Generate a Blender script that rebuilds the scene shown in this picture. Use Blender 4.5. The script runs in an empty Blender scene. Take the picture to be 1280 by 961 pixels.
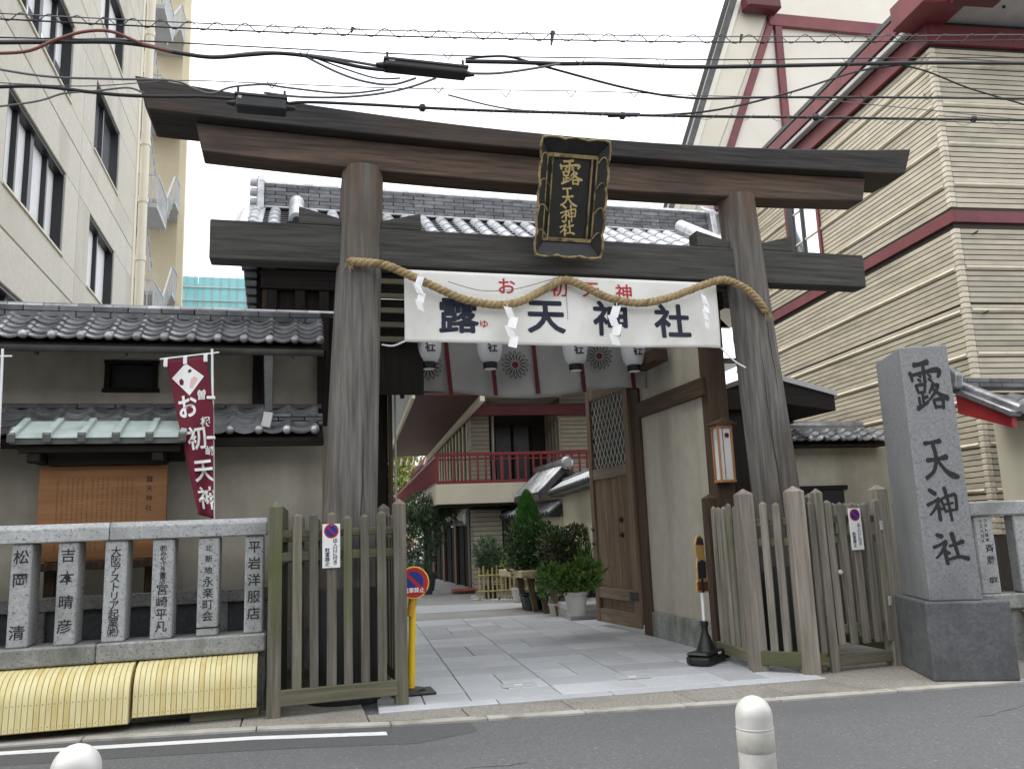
import bpy, bmesh, math, random
from mathutils import Vector, Matrix
random.seed(7)
R = math.radians
scene = bpy.context.scene
COL = scene.collection

# ------------------------------------------------------------------ camera
F_PX, CX, CY = 1035.0, 640.0, 480.5
YAW, PITCH, ROLL, EYE = R(15.0), R(10.1), R(2.2), 1.5
fw = Vector((math.sin(YAW)*math.cos(PITCH), math.cos(YAW)*math.cos(PITCH), math.sin(PITCH)))
r0 = Vector((math.cos(YAW), -math.sin(YAW), 0)); u0 = r0.cross(fw)
rt = r0*math.cos(ROLL) - u0*math.sin(ROLL)
up = r0*math.sin(ROLL) + u0*math.cos(ROLL)
O = Vector((0, 0, EYE))
cam = bpy.data.cameras.new('camera'); cam_o = bpy.data.objects.new('camera', cam); COL.objects.link(cam_o)
cam_o.matrix_world = Matrix(((rt.x, up.x, -fw.x, 0), (rt.y, up.y, -fw.y, 0), (rt.z, up.z, -fw.z, EYE), (0, 0, 0, 1)))
cam.sensor_width = 36; cam.lens = F_PX/1280*36; cam.clip_end = 1500; cam.clip_start = 0.05
scene.camera = cam_o

# ------------------------------------------------------------------ light
SUN_AZ, SUN_EL = R(284), R(61)          # azimuth from +Y towards +X: the sun stands to the left, behind thin cloud
w = bpy.data.worlds.new('World'); scene.world = w; w.use_nodes = True
nt = w.node_tree; nt.nodes.clear()
sky = nt.nodes.new('ShaderNodeTexSky'); sky.sky_type = 'NISHITA'; sky.sun_disc = False
sky.sun_elevation = SUN_EL; sky.sun_rotation = SUN_AZ; sky.dust_density = 4; sky.air_density = 1
hs = nt.nodes.new('ShaderNodeHueSaturation'); hs.inputs['Saturation'].default_value = 0.12
mx = nt.nodes.new('ShaderNodeMix'); mx.data_type = 'RGBA'; mx.inputs['Factor'].default_value = 0.8
mx.inputs['B'].default_value = (9.6, 9.9, 10.4, 1)       # even white overcast
bg = nt.nodes.new('ShaderNodeBackground'); bg.inputs['Strength'].default_value = 0.12
wo = nt.nodes.new('ShaderNodeOutputWorld')
nt.links.new(sky.outputs[0], hs.inputs['Color']); nt.links.new(hs.outputs[0], mx.inputs['A'])
nt.links.new(mx.outputs['Result'], bg.inputs['Color']); nt.links.new(bg.outputs[0], wo.inputs[0])
sun = bpy.data.lights.new('sun', 'SUN'); sun.energy = 1.5; sun.angle = R(22); sun.color = (1, 0.97, 0.92)
sun_o = bpy.data.objects.new('sun', sun); COL.objects.link(sun_o)
sd = Vector((math.sin(SUN_AZ)*math.cos(SUN_EL), math.cos(SUN_AZ)*math.cos(SUN_EL), math.sin(SUN_EL)))
sun_o.rotation_euler = sd.to_track_quat('Z', 'Y').to_euler(); sun_o.location = (-6, -8, 14)
vs = scene.view_settings
vs.view_transform = 'Standard'; vs.look = 'None'; vs.exposure = 0.95; vs.gamma = 1.0; vs.use_curve_mapping = False
scene.cycles.max_bounces = 6; scene.cycles.diffuse_bounces = 4; scene.cycles.glossy_bounces = 3
scene.cycles.transparent_max_bounces = 8

# ------------------------------------------------------------------ pixel -> place (the distance always comes from a plane the thing stands on or in)
def P(px, py, X=None, Y=None, Z=None):
    d = fw + rt*((px-CX)/F_PX) - up*((py-CY)/F_PX)
    if Y is not None: t = Y/d.y
    elif X is not None: t = X/d.x
    else: t = (Z-EYE)/d.z
    return O + d*t
def PP(px, py, p0, n):
    d = fw + rt*((px-CX)/F_PX) - up*((py-CY)/F_PX)
    return O + d*((Vector(p0)-O).dot(n)/d.dot(n))

# ------------------------------------------------------------------ mesh builder
class MB:
    def __init__(s): s.v = []; s.f = []
    def add(s, vs, fs):
        b = len(s.v); s.v += [tuple(v) for v in vs]; s.f += [tuple(i+b for i in f) for f in fs]; return s
    def hexa(s, q0, q1):
        return s.add(list(q0)+list(q1), [(3,2,1,0),(4,5,6,7)]+[(i,(i+1)%4,4+(i+1)%4,4+i) for i in range(4)])
    def box(s, x0, x1, y0, y1, z0, z1):
        return s.hexa([(x0,y0,z0),(x1,y0,z0),(x1,y1,z0),(x0,y1,z0)], [(x0,y0,z1),(x1,y0,z1),(x1,y1,z1),(x0,y1,z1)])
    def bar(s, a, b, wd, th, upv=(0,0,1), wd2=None, th2=None):
        a = Vector(a); b = Vector(b); d = (b-a).normalized(); x = d.cross(Vector(upv))
        if x.length < 1e-5: x = d.cross(Vector((0,1,0)))
        x.normalize(); y = x.cross(d)
        def q(p, W, T): return [p-x*W/2-y*T/2, p+x*W/2-y*T/2, p+x*W/2+y*T/2, p-x*W/2+y*T/2]
        return s.hexa(q(a, wd, th), q(b, wd2 or wd, th2 or th))
    def prism(s, poly, vec):
        n = len(poly); vec = Vector(vec); a = [Vector(p) for p in poly]; b = [p+vec for p in a]
        return s.add(a+b, [tuple(range(n-1,-1,-1)), tuple(range(n,2*n))]+[(i,(i+1)%n,n+(i+1)%n,n+i) for i in range(n)])
    def cyl(s, a, b, ra, rb=None, n=12, caps=True):
        return s.tube([a, b], [ra, ra if rb is None else rb], n, caps)
    def tube(s, pts, r, n=8, caps=True):
        pts = [Vector(p) for p in pts]; m = len(pts); rr = r if isinstance(r, (list, tuple)) else [r]*m
        base = len(s.v); prev = None
        for i, p in enumerate(pts):
            d = (pts[min(i+1,m-1)]-pts[max(i-1,0)]).normalized()
            if prev is None:
                x = d.cross(Vector((0,0,1)) if abs(d.z) < .9 else Vector((0,1,0))).normalized()
            else:
                x = (prev - d*prev.dot(d)).normalized()
            prev = x; y = d.cross(x)
            for k in range(n):
                a = 2*math.pi*k/n; s.v.append(tuple(p+(x*math.cos(a)+y*math.sin(a))*rr[i]))
        for i in range(m-1):
            for k in range(n):
                s.f.append((base+i*n+k, base+i*n+(k+1)%n, base+(i+1)*n+(k+1)%n, base+(i+1)*n+k))
        if caps:
            s.f.append(tuple(base+k for k in range(n-1,-1,-1))); s.f.append(tuple(base+(m-1)*n+k for k in range(n)))
        return s
    def lathe(s, c, prof, n=20):
        base = len(s.v); m = len(prof)
        for r, z in prof:
            for k in range(n):
                a = 2*math.pi*k/n; s.v.append((c[0]+r*math.cos(a), c[1]+r*math.sin(a), c[2]+z))
        for i in range(m-1):
            for k in range(n):
                s.f.append((base+i*n+k, base+i*n+(k+1)%n, base+(i+1)*n+(k+1)%n, base+(i+1)*n+k))
        s.f.append(tuple(base+k for k in range(n-1,-1,-1))); s.f.append(tuple(base+(m-1)*n+k for k in range(n)))
        return s
    def grid(s, fn, nu, nv, thick=None):
        base = len(s.v)
        for j in range(nv+1):
            for i in range(nu+1): s.v.append(tuple(fn(i/nu, j/nv)))
        for j in range(nv):
            for i in range(nu):
                a = base+j*(nu+1)+i; s.f.append((a, a+1, a+nu+2, a+nu+1))
        if thick is not None:
            t = Vector(thick); b2 = len(s.v); cnt = (nu+1)*(nv+1)
            for k in range(cnt): s.v.append(tuple(Vector(s.v[base+k])+t))
            for j in range(nv):
                for i in range(nu):
                    a = b2+j*(nu+1)+i; s.f.append((a+nu+1, a+nu+2, a+1, a))
            def side(seq):
                for a, b in zip(seq, seq[1:]): s.f.append((base+b, base+a, b2+a, b2+b))
            side(list(range(nu+1))); side([j*(nu+1)+nu for j in range(nv+1)])
            side([nv*(nu+1)+i for i in range(nu, -1, -1)]); side([j*(nu+1) for j in range(nv, -1, -1)])
        return s
    def mesh(s, name, mat, bevel=0.0, smooth=False, seg=1):
        me = bpy.data.meshes.new(name); me.from_pydata(s.v, [], s.f)
        bm = bmesh.new(); bm.from_mesh(me)
        bmesh.ops.recalc_face_normals(bm, faces=bm.faces)
        if bevel > 0:
            bmesh.ops.bevel(bm, geom=[e for e in bm.edges if len(e.link_faces) == 2 and e.calc_face_angle(0) > .35],
                            offset=bevel, segments=seg, affect='EDGES', profile=.5, clamp_overlap=True)
        bm.to_mesh(me); bm.free()
        if mat: me.materials.append(mat)
        if smooth:
            me.polygons.foreach_set('use_smooth', [True]*len(me.polygons))
            if smooth != 'all': me.set_sharp_from_angle(angle=R(smooth if smooth is not True else 40))
        return me
    def build(s, name, mat, parent=None, loc=(0,0,0), rot=None, **k):
        return link(name, s.mesh(name, mat, **k), parent, loc, rot)

def link(name, me, parent=None, loc=(0,0,0), rot=None):
    o = bpy.data.objects.new(name, me); COL.objects.link(o)
    o.location = loc
    if rot is not None: o.rotation_euler = rot
    if parent is not None: o.parent = parent
    return o
def tag(o, label, cat, group=None):
    o['label'] = label; o['category'] = cat
    if group: o['group'] = group
    return o
def thing(name, label, cat, loc=(0,0,0), rz=0.0, group=None):
    o = bpy.data.objects.new(name, None); COL.objects.link(o); o.empty_display_size = .2
    o.location = loc; o.rotation_euler = (0, 0, rz)
    return tag(o, label, cat, group)
def struct(o): o['kind'] = 'structure'; return o
def box(name, mat, parent, x0, x1, y0, y1, z0, z1, bevel=.006, **k):
    return MB().box(x0,x1,y0,y1,z0,z1).build(name, mat, parent, bevel=bevel, **k)

# ------------------------------------------------------------------ lettering
_tc = {}
def text_mesh(body, size, bold, depth, align='CENTER', line=1.0):
    key = (body, size, bold, depth, align, line)
    if key in _tc: return _tc[key]
    c = bpy.data.curves.new('lettering', 'FONT'); c.body = body; c.size = size; c.offset = bold*size; c.extrude = depth
    c.align_x = align; c.align_y = 'CENTER'; c.space_line = line; c.resolution_u = 3
    o = bpy.data.objects.new('lettering', c); COL.objects.link(o)
    dg = bpy.context.evaluated_depsgraph_get()
    me = bpy.data.meshes.new_from_object(o.evaluated_get(dg)); me.materials.clear()
    COL.objects.unlink(o); bpy.data.objects.remove(o)
    _tc[key] = me; return me
def text(body, size, mat, parent, loc, rot=(R(90),0,0), bold=0.0, depth=.0012, sx=1.0, line=1.0, name='lettering', align='CENTER'):
    me = text_mesh(body, size, bold, depth, align, line).copy(); me.materials.append(mat)
    o = link(name, me, parent, loc, rot); o.scale = (sx, 1, 1); return o
BRUSH = {   # x right, y down, width, on a 100 grid
 '露': ['14,8,9 30,7,7 55,3,10','1,23,8 5,32,7 6,41,6','5,29,6 40,24,6 72,20,9 84,24,9 77,35,6','40,8,8 41,46,7','23,28,4 31,33,6','21,37,4 29,42,6','50,28,4 59,34,6','50,37,4 59,42,6',
   '14,49,6 20,66,6','14,50,5 40,48,6','40,48,6 36,65,6','20,65,5 36,64,5','30,66,6 30,86,6','30,77,5 43,73,6','19,74,6 20,90,6','12,97,9 26,92,6 43,84,6',
   '63,46,7 57,56,6 48,67,4','58,54,4 75,51,7 64,66,6 45,82,4','57,57,5 76,70,7 98,79,10','58,80,6 62,98,6','58,81,5 84,79,7','84,79,7 82,99,7','62,95,5 82,95,5'],
 '天': ['8,7,10 30,5,7 56,2,11','10,51,10 40,49,7 70,44,12','33,8,9 38,46,9 29,76,8 14,90,8 2,97,9','41,52,7 62,80,9 82,93,13 97,97,8'],
 '神': ['12,6,9 32,20,11','2,51,9 24,42,7 42,34,10','42,36,8 27,60,7 8,80,5','36,52,9 38,97,9','38,58,5 49,65,7','47,35,7 58,73,7','50,34,6 80,25,8 94,27,8 92,68,8','56,51,5 84,47,6','58,71,6 92,66,6','61,2,10 68,40,8 74,98,7'],
 '社': ['14,7,9 30,14,12','2,46,9 22,38,7 40,29,11','40,31,8 24,60,7 6,79,5','32,48,9 37,98,9','37,58,5 46,66,8','47,44,6 70,37,8 88,30,12','58,3,11 64,40,9 70,76,8','43,83,7 72,76,8 98,83,12'],
}
def brush_mesh(ch, depth, heavy=1.0):
    mb = MB()
    for k, st in enumerate(BRUSH[ch]):
        pts = [tuple(float(q) for q in p.split(',')) for p in st.split(' ')]
        if len(pts) > 2:                                     # smooth the bends
            fine = []
            for i in range(len(pts)-1):
                p0 = pts[max(i-1,0)]; p1 = pts[i]; p2 = pts[i+1]; p3 = pts[min(i+2,len(pts)-1)]
                for q in range(4):
                    t = q/4
                    fine.append(tuple(.5*((2*b)+(-a+c)*t+(2*a-5*b+4*c-d)*t*t+(-a+3*b-3*c+d)*t**3) for a,b,c,d in zip(p0,p1,p2,p3)))
            pts = fine+[pts[-1]]
        out = []
        L, Rr = [], []
        for i, (x, y, wd) in enumerate(pts):
            a = pts[max(i-1,0)]; b = pts[min(i+1,len(pts)-1)]
            dx, dy = b[0]-a[0], b[1]-a[1]; l = math.hypot(dx, dy) or 1; nx, ny = -dy/l, dx/l
            h = wd/2*heavy
            L.append((x+nx*h, y+ny*h)); Rr.append((x-nx*h, y-ny*h))
        def capp(a, b):                                      # blunt brush end
            dx, dy = a[0]-b[0], a[1]-b[1]; l = math.hypot(dx, dy) or 1
            return (a[0]+dx/l*a[2]*.42, a[1]+dy/l*a[2]*.42)
        out = [capp(pts[0], pts[1])]+L+[capp(pts[-1], pts[-2])]+Rr[::-1]
        n = len(out); zo = depth+k*.00004; b = len(mb.v)
        for (x, y) in out: mb.v.append(((x-50)/100, (50-y)/100, zo))
        m = len(L)
        for i in range(m-1): mb.f.append((b+1+i, b+2+i, b+n-2-i, b+n-1-i))
        mb.f.append((b, b+1, b+n-1)); mb.f.append((b+m, b+m+1, b+m+2))
    return mb

# ------------------------------------------------------------------ materials
def srgb(h):
    c = [int(h[i:i+2], 16)/255 for i in (0, 2, 4)]
    return tuple(x/12.92 if x <= .04045 else ((x+.055)/1.055)**2.4 for x in c)+(1,)
def lin(*c): return tuple(c)+(1,)
_mats = {}
def M(name, c1, c2=None, c3=None, scale=6.0, stretch=(1,1,1), big=1.2, rough=.7, bump=.0, bscale=None, bstretch=None, vary=.0,
      metal=0.0, spec=.5, coat=0.0, contrast=(.35,.65), speck=None, trans=0.0, detail=6, bdist=.01, c3c=(.5,.68), c3stretch=None):
    if name in _mats: return _mats[name]
    m = bpy.data.materials.new(name); m.use_nodes = True; nt = m.node_tree; ns = nt.nodes; L = nt.links
    b = ns['Principled BSDF']; b.inputs['Roughness'].default_value = rough; b.inputs['Metallic'].default_value = metal
    b.inputs['Specular IOR Level'].default_value = spec; b.inputs['Coat Weight'].default_value = coat
    tc = ns.new('ShaderNodeTexCoord'); oi = ns.new('ShaderNodeObjectInfo')
    ad = ns.new('ShaderNodeVectorMath'); ad.operation = 'ADD'
    ml = ns.new('ShaderNodeMath'); ml.operation = 'MULTIPLY'; ml.inputs[1].default_value = 37.0
    L.new(oi.outputs['Random'], ml.inputs[0]); L.new(tc.outputs['Object'], ad.inputs[0]); L.new(ml.outputs[0], ad.inputs[1])
    def noise(sc, st, det=detail, ro=.6):
        mp = ns.new('ShaderNodeMapping'); mp.inputs['Scale'].default_value = st; L.new(ad.outputs[0], mp.inputs['Vector'])
        n = ns.new('ShaderNodeTexNoise'); n.inputs['Scale'].default_value = sc; n.inputs['Detail'].default_value = det
        n.inputs['Roughness'].default_value = ro; L.new(mp.outputs[0], n.inputs['Vector']); return n
    def ramp(src, lo, hi):
        r = ns.new('ShaderNodeMapRange'); r.inputs['From Min'].default_value = lo; r.inputs['From Max'].default_value = hi; L.new(src, r.inputs['Value']); return r.outputs[0]
    def mix(f, a, bb, mode='MIX'):
        x = ns.new('ShaderNodeMix'); x.data_type = 'RGBA'; x.blend_type = mode
        if isinstance(f, float): x.inputs['Factor'].default_value = f
        else: L.new(f, x.inputs['Factor'])
        for sock, val in (('A', a), ('B', bb)):
            if isinstance(val, tuple): x.inputs[sock].default_value = val
            else: L.new(val, x.inputs[sock])
        return x.outputs['Result']
    col = c1
    if c2 is not None: col = mix(ramp(noise(scale, stretch).outputs['Fac'], *contrast), c1, c2)
    if c3 is not None: col = mix(ramp(noise(big, c3stretch or (1,1,1), 4).outputs['Fac'], *c3c), col, c3)
    if speck is not None:
        sc, dk, amt = speck
        col = mix(ramp(noise(sc, (1,1,1), 2, .7).outputs['Fac'], amt, amt+.08), col, dk)
    if vary > 0:
        mr = ns.new('ShaderNodeMapRange'); mr.inputs['To Min'].default_value = 1-vary; mr.inputs['To Max'].default_value = 1+vary*.6
        L.new(oi.outputs['Random'], mr.inputs['Value'])
        col = mix(1.0, col if not isinstance(col, tuple) else col, mr.outputs[0], 'MULTIPLY')
    if isinstance(col, tuple): b.inputs['Base Color'].default_value = col
    else: L.new(col, b.inputs['Base Color'])
    if bump > 0:
        n = noise(bscale or scale*3, bstretch or stretch)
        bp = ns.new('ShaderNodeBump'); bp.inputs['Strength'].default_value = bump; bp.inputs['Distance'].default_value = bdist
        L.new(n.outputs['Fac'], bp.inputs['Height']); L.new(bp.outputs[0], b.inputs['Normal'])
    if trans > 0:
        b.inputs['Transmission Weight'].default_value = trans
    _mats[name] = m; return m

def wood(name, dark, light, stain, axis, vary=.0, rough=.8, bump=.6, c3c=(.5,.7), sc=1.0, big=1.3):
    st = {'X': (.05,1,1), 'Y': (1,.05,1), 'Z': (1,1,.05)}[axis]
    c3s = {'X': (.35,1,1), 'Y': (1,.35,1), 'Z': (1,1,.35)}[axis]
    return M(name, dark, light, stain, scale=28*sc, stretch=st, big=big, rough=rough, bump=bump, bscale=60*sc, vary=vary, contrast=(.3,.68), detail=8, bdist=.008, c3c=c3c, c3stretch=c3s, spec=.25)

ASPHALT = M('asphalt', lin(.093,.094,.095), lin(.142,.142,.143), lin(.108,.108,.109), scale=42, big=.45, c3c=(.5,.6), rough=.85, bump=1.0, bscale=60, speck=(48, lin(.3,.3,.295), .64), bdist=.006, stretch=(1,1,1))
AGG = M('exposed_aggregate', lin(.2,.185,.155), lin(.34,.32,.28), lin(.19,.178,.155), scale=45, big=1.1, rough=.85, bump=1.0, bscale=50, speck=(38, lin(.1,.092,.08), .6), bdist=.008)
KERB = M('kerb_concrete', lin(.36,.34,.3), lin(.46,.44,.4), lin(.25,.24,.2), scale=4, big=2.5, rough=.85, bump=.3, bscale=80)
ROADPAINT = M('road_paint', lin(.68,.68,.67), lin(.76,.76,.75), lin(.45,.45,.45), scale=5, big=6, c3c=(.6,.75), rough=.7, bump=.3, bscale=120)
SLAB = M('granite_slab', lin(.47,.48,.50), lin(.55,.56,.58), lin(.42,.43,.445), scale=30, big=.8, rough=.42, bump=.18, bscale=70, speck=(60, lin(.34,.34,.35), .61), vary=.18)
JOINT = M('joint_mortar', lin(.05,.05,.05), lin(.09,.09,.09), scale=8, rough=.9)
GRANITE = M('granite', lin(.36,.37,.37), lin(.47,.475,.47), lin(.27,.28,.265), scale=30, big=1.6, rough=.8, bump=.5, bscale=60, speck=(55, lin(.15,.15,.15), .58), vary=.1, bdist=.006)
GRANITE_OLD = M('granite_old', lin(.27,.275,.26), lin(.37,.37,.35), lin(.13,.135,.115), scale=25, big=2.2, c3c=(.45,.65), c3stretch=(1,1,.5), rough=.85, bump=.5, bscale=60, speck=(55, lin(.1,.1,.1), .58), bdist=.006)
MONU = M('granite_monument', lin(.19,.194,.2), lin(.255,.26,.264), lin(.15,.153,.157), scale=35, big=1.1, c3stretch=(1,1,.4), rough=.55, bump=.3, bscale=70, speck=(65, lin(.085,.088,.09), .59), bdist=.004)
MONU_BASE = M('granite_plinth', lin(.085,.089,.094), lin(.135,.14,.145), lin(.065,.067,.07), scale=30, big=1.5, rough=.65, bump=.3, bscale=60, speck=(60, lin(.045,.045,.045), .59), bdist=.004)
PLASTER = M('plaster', lin(.42,.39,.32), lin(.48,.45,.37), lin(.3,.27,.215), scale=5, big=1.2, c3stretch=(1,1,.2), c3c=(.46,.7), rough=.9, bump=.12, bscale=90)
PLASTER_W = M('plaster_weathered', lin(.40,.37,.30), lin(.47,.44,.36), lin(.31,.285,.225), scale=5, big=1.3, c3stretch=(1,1,.22), c3c=(.46,.68), rough=.9, bump=.15, bscale=80)
PLASTER_C = M('plaster_cream', lin(.62,.57,.43), lin(.68,.63,.5), scale=1.2, rough=.9)
TILE = M('roof_tile', lin(.28,.285,.295), lin(.44,.445,.455), lin(.17,.172,.176), metal=.6, scale=7, big=3, rough=.3, bump=.1, bscale=40, vary=.3, spec=.9)
TILE_SHEEN = M('roof_tile_sky_sheen', lin(.5,.51,.53), lin(.62,.63,.65), lin(.36,.36,.37), scale=7, big=3, rough=.3, bump=.1, bscale=40, vary=.18, spec=.8)  # near-white sheen of the sky is put into the tile's base colour
TILE_D = M('roof_tile_dark', lin(.035,.036,.04), lin(.065,.066,.07), scale=8, rough=.45, vary=.3)
W_PILLAR = wood('wood_pillar', lin(.07,.065,.06), lin(.205,.192,.174), lin(.095,.077,.06), 'Z', bump=.9, c3c=(.48,.66), sc=.8)
W_KASAGI = wood('wood_kasagi', lin(.016,.0155,.016), lin(.055,.051,.048), lin(.075,.05,.036), 'X', bump=.7, c3c=(.46,.7))
W_SHIMAKI = wood('wood_shimaki', lin(.05,.034,.026), lin(.15,.104,.076), lin(.05,.044,.041), 'X', bump=.7, c3c=(.5,.62), big=.9)
W_NUKI = wood('wood_nuki', lin(.03,.0295,.028), lin(.088,.084,.076), lin(.085,.06,.042), 'X', bump=.7, c3c=(.58,.72), big=.9)
W_FENCE = wood('wood_fence', lin(.10,.086,.07), lin(.225,.205,.17), lin(.105,.12,.045), 'Z', vary=.4, bump=.8, c3c=(.48,.72), big=2.2)
W_FENCE_X = wood('wood_fence_rail', lin(.11,.105,.07), lin(.19,.18,.125), lin(.085,.092,.04), 'X', vary=.2, bump=.7, c3c=(.45,.7), big=2)
W_FENCE_P = wood('wood_fence_new', lin(.17,.145,.12), lin(.33,.295,.25), lin(.15,.16,.07), 'Z', vary=.2, bump=.6, c3c=(.56,.76), big=2)
W_DARK = wood('wood_dark', lin(.009,.008,.007), lin(.025,.02,.017), lin(.016,.012,.009), 'Z', vary=.2, bump=.4)
W_DARK_X = wood('wood_dark_beam', lin(.009,.008,.007), lin(.025,.02,.017), lin(.016,.012,.009), 'X', vary=.2, bump=.4)
W_BROWN = wood('wood_brown', lin(.045,.028,.018), lin(.10,.066,.043), lin(.06,.04,.025), 'Z', vary=.2, bump=.4)
W_BROWN_Y = wood('wood_brown_y', lin(.045,.028,.018), lin(.10,.066,.043), lin(.06,.04,.025), 'Y', vary=.2, bump=.4)
W_DOOR = wood('wood_door', lin(.13,.085,.055), lin(.28,.195,.13), lin(.19,.15,.115), 'Z', vary=.2, bump=.5)
W_BOARD = wood('wood_notice', lin(.22,.105,.045), lin(.30,.15,.066), lin(.18,.085,.038), 'X', bump=.2)
COPPER = M('copper_patina', lin(.36,.43,.40), lin(.46,.52,.49), lin(.28,.34,.31), scale=5, big=3, rough=.6, metal=.0, bump=.1)
COPPER_D = M('copper_dark', lin(.05,.052,.05), lin(.09,.09,.085), scale=5, rough=.6)
YELLOW = M('yellow_panel', lin(.68,.60,.30), lin(.74,.66,.37), lin(.58,.44,.15), scale=2, big=1.9, c3c=(.52,.72), c3stretch=(1,1,.4), rough=.5, bump=.05, speck=(9, lin(.55,.43,.14), .72))
YELLOW_D = M('yellow_rib_groove', lin(.34,.27,.1), rough=.7)
POLE_Y = M('yellow_pole', lin(.78,.5,.01), rough=.4)
BLACKP = M('black_plastic', lin(.006,.006,.0065), lin(.011,.011,.011), scale=6, rough=.45)
BLACK = M('black_paint', lin(.01,.01,.012), rough=.55)
INK = M('black_ink', lin(.02,.02,.022), rough=.7)
NAVY = M('navy_ink', lin(.008,.012,.03), rough=.7)
REDINK = M('red_ink', lin(.42,.02,.03), rough=.7)
WHITE = M('white_paint', lin(.76,.76,.74), lin(.8,.8,.78), scale=4, rough=.5)
PAPER = M('white_paper', lin(.84,.84,.83), rough=.8)
CLOTH = M('banner_cloth', lin(.70,.69,.64), lin(.76,.75,.71), lin(.62,.6,.54), scale=2.2, big=1.4, rough=.9, bump=.05)
CURTAIN = M('curtain_cloth', lin(.30,.30,.285), lin(.36,.36,.34), scale=2, rough=.9)
CRIMSON = M('crimson_cloth', lin(.115,.006,.02), lin(.155,.009,.027), scale=3, rough=.85)
REDC = M('red_ribbon', lin(.09,.004,.009), lin(.12,.006,.012), scale=4, rough=.8)
REDTRIM = M('red_trim', lin(.135,.022,.027), lin(.175,.034,.038), lin(.11,.018,.022), scale=2.5, big=1.3, rough=.5)
REDRAIL = M('red_railing', lin(.19,.016,.022), lin(.24,.024,.03), scale=4, rough=.45)
REDROOF = M('red_fascia', lin(.3,.015,.02), lin(.38,.03,.03), scale=4, rough=.45)
ROPE = M('straw_rope', lin(.30,.21,.10), lin(.46,.35,.19), lin(.2,.14,.07), scale=60, stretch=(1,1,1), big=5, rough=.95, bump=.8, bscale=140)
GOLD = M('worn_gold', lin(.28,.2,.08), lin(.46,.35,.16), lin(.09,.065,.035), scale=16, big=8, c3c=(.46,.6), rough=.5, metal=.25, bump=.3)
LACQ = M('black_lacquer', lin(.007,.007,.0075), lin(.016,.0155,.015), scale=9, rough=.5)
GOLD_T = M('gold_lettering', lin(.5,.37,.14), lin(.62,.48,.21), scale=16, rough=.5, metal=.15)
BEIGE = M('office_render', lin(.47,.445,.38), lin(.53,.505,.435), lin(.41,.385,.325), scale=9, big=.5, c3stretch=(1,1,.25), vary=.05, rough=.85, bump=.1, bscale=30)
BEIGE_L = M('office_trim', lin(.6,.56,.46), lin(.65,.61,.51), scale=1, rough=.7)
FRAME = M('black_frame', lin(.014,.014,.016), rough=.4)
GLASS = M('window_glass', lin(.72,.76,.82), rough=.06, metal=.85, spec=.8)
GLASS_D = M('dark_glass', lin(.015,.018,.02), rough=.08, spec=.9)
GREYM = M('grey_metal', lin(.4,.4,.4), lin(.48,.48,.47), scale=3, rough=.5)
CTILE = M('cream_tile', lin(.46,.41,.31), lin(.54,.485,.375), lin(.33,.295,.225), scale=3.2, stretch=(1,1,.4), big=.55, c3stretch=(1,1,.35), rough=.5, vary=.12, bump=.06, bscale=20)
CTILE_R = M('cream_bullnose', lin(.6,.54,.42), lin(.68,.62,.5), lin(.42,.37,.28), scale=3, big=1, rough=.45, vary=.08)
TGROOVE = M('tile_groove', lin(.05,.042,.034), rough=.9)
STUCCO = M('white_stucco', lin(.66,.62,.54), lin(.71,.67,.59), scale=1, rough=.85)
NET = M('turquoise_net', lin(.22,.55,.60), lin(.3,.63,.68), lin(.52,.74,.78), scale=.9, big=.3, c3c=(.6,.75), rough=.85)
WIRE = M('wire_black', lin(.012,.012,.014), rough=.5)
WIRE_G = M('wire_grey', lin(.12,.12,.125), rough=.55)
WIRE_R = M('wire_rust', lin(.16,.05,.035), rough=.6)
BOLLARD = M('bollard_steel', lin(.52,.51,.48), lin(.62,.61,.58), lin(.4,.38,.34), scale=5, big=4, c3c=(.58,.72), rough=.42, metal=.15, bump=.03)
BAND = M('reflective_band', lin(.34,.33,.29), lin(.46,.45,.40), lin(.2,.19,.16), scale=12, big=9, rough=.45)
LAMPPAPER = M('lantern_paper', lin(.62,.63,.64), lin(.68,.69,.7), scale=5, rough=.8)
POT = M('pale_pot', lin(.5,.48,.44), lin(.58,.56,.52), scale=5, rough=.7)
POT_D = M('dark_pot', lin(.03,.05,.06), lin(.05,.075,.085), scale=5, rough=.4)
BARK = M('bark', lin(.06,.045,.03), lin(.12,.09,.06), scale=14, rough=.9, bump=.5)
def leafmat(name, a, b, c):
    return M(name, a, b, c, scale=3, big=7, rough=.55, spec=.35, contrast=(.3,.7), c3c=(.45,.6))
LEAF_CON = leafmat('leaf_conifer', lin(.045,.16,.022), lin(.11,.28,.045), lin(.03,.1,.018))
LEAF_BUSH = leafmat('leaf_bush', lin(.028,.07,.024), lin(.09,.16,.055), lin(.015,.038,.014))
LEAF_LIGHT = leafmat('leaf_light', lin(.06,.14,.02), lin(.13,.24,.04), lin(.04,.09,.02))
LEAF_BAM = leafmat('leaf_bamboo', lin(.06,.125,.06), lin(.15,.24,.12), lin(.03,.06,.03))
LEAF_YEL = leafmat('leaf_yellowing', lin(.22,.25,.05), lin(.4,.38,.09), lin(.12,.2,.04))
LEAF_BRN = leafmat('leaf_bronze', lin(.05,.07,.03), lin(.13,.145,.065), lin(.06,.05,.025))
SIGN_BLUE = M('sign_blue', lin(.01,.03,.22), rough=.4)
SIGN_RED = M('sign_red', lin(.42,.015,.02), rough=.4)
SIGN_YEL = M('sign_yellow', lin(.75,.48,.05), rough=.4)
TAN = M('sign_tan', lin(.45,.27,.09), rough=.5)
BROWNP = M('sign_brown', lin(.10,.03,.012), rough=.5)
ORANGEM = M('red_mat', lin(.5,.06,.03), rough=.8)
PINK = M('pale_pink_ink', lin(.7,.45,.42), rough=.8)

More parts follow.
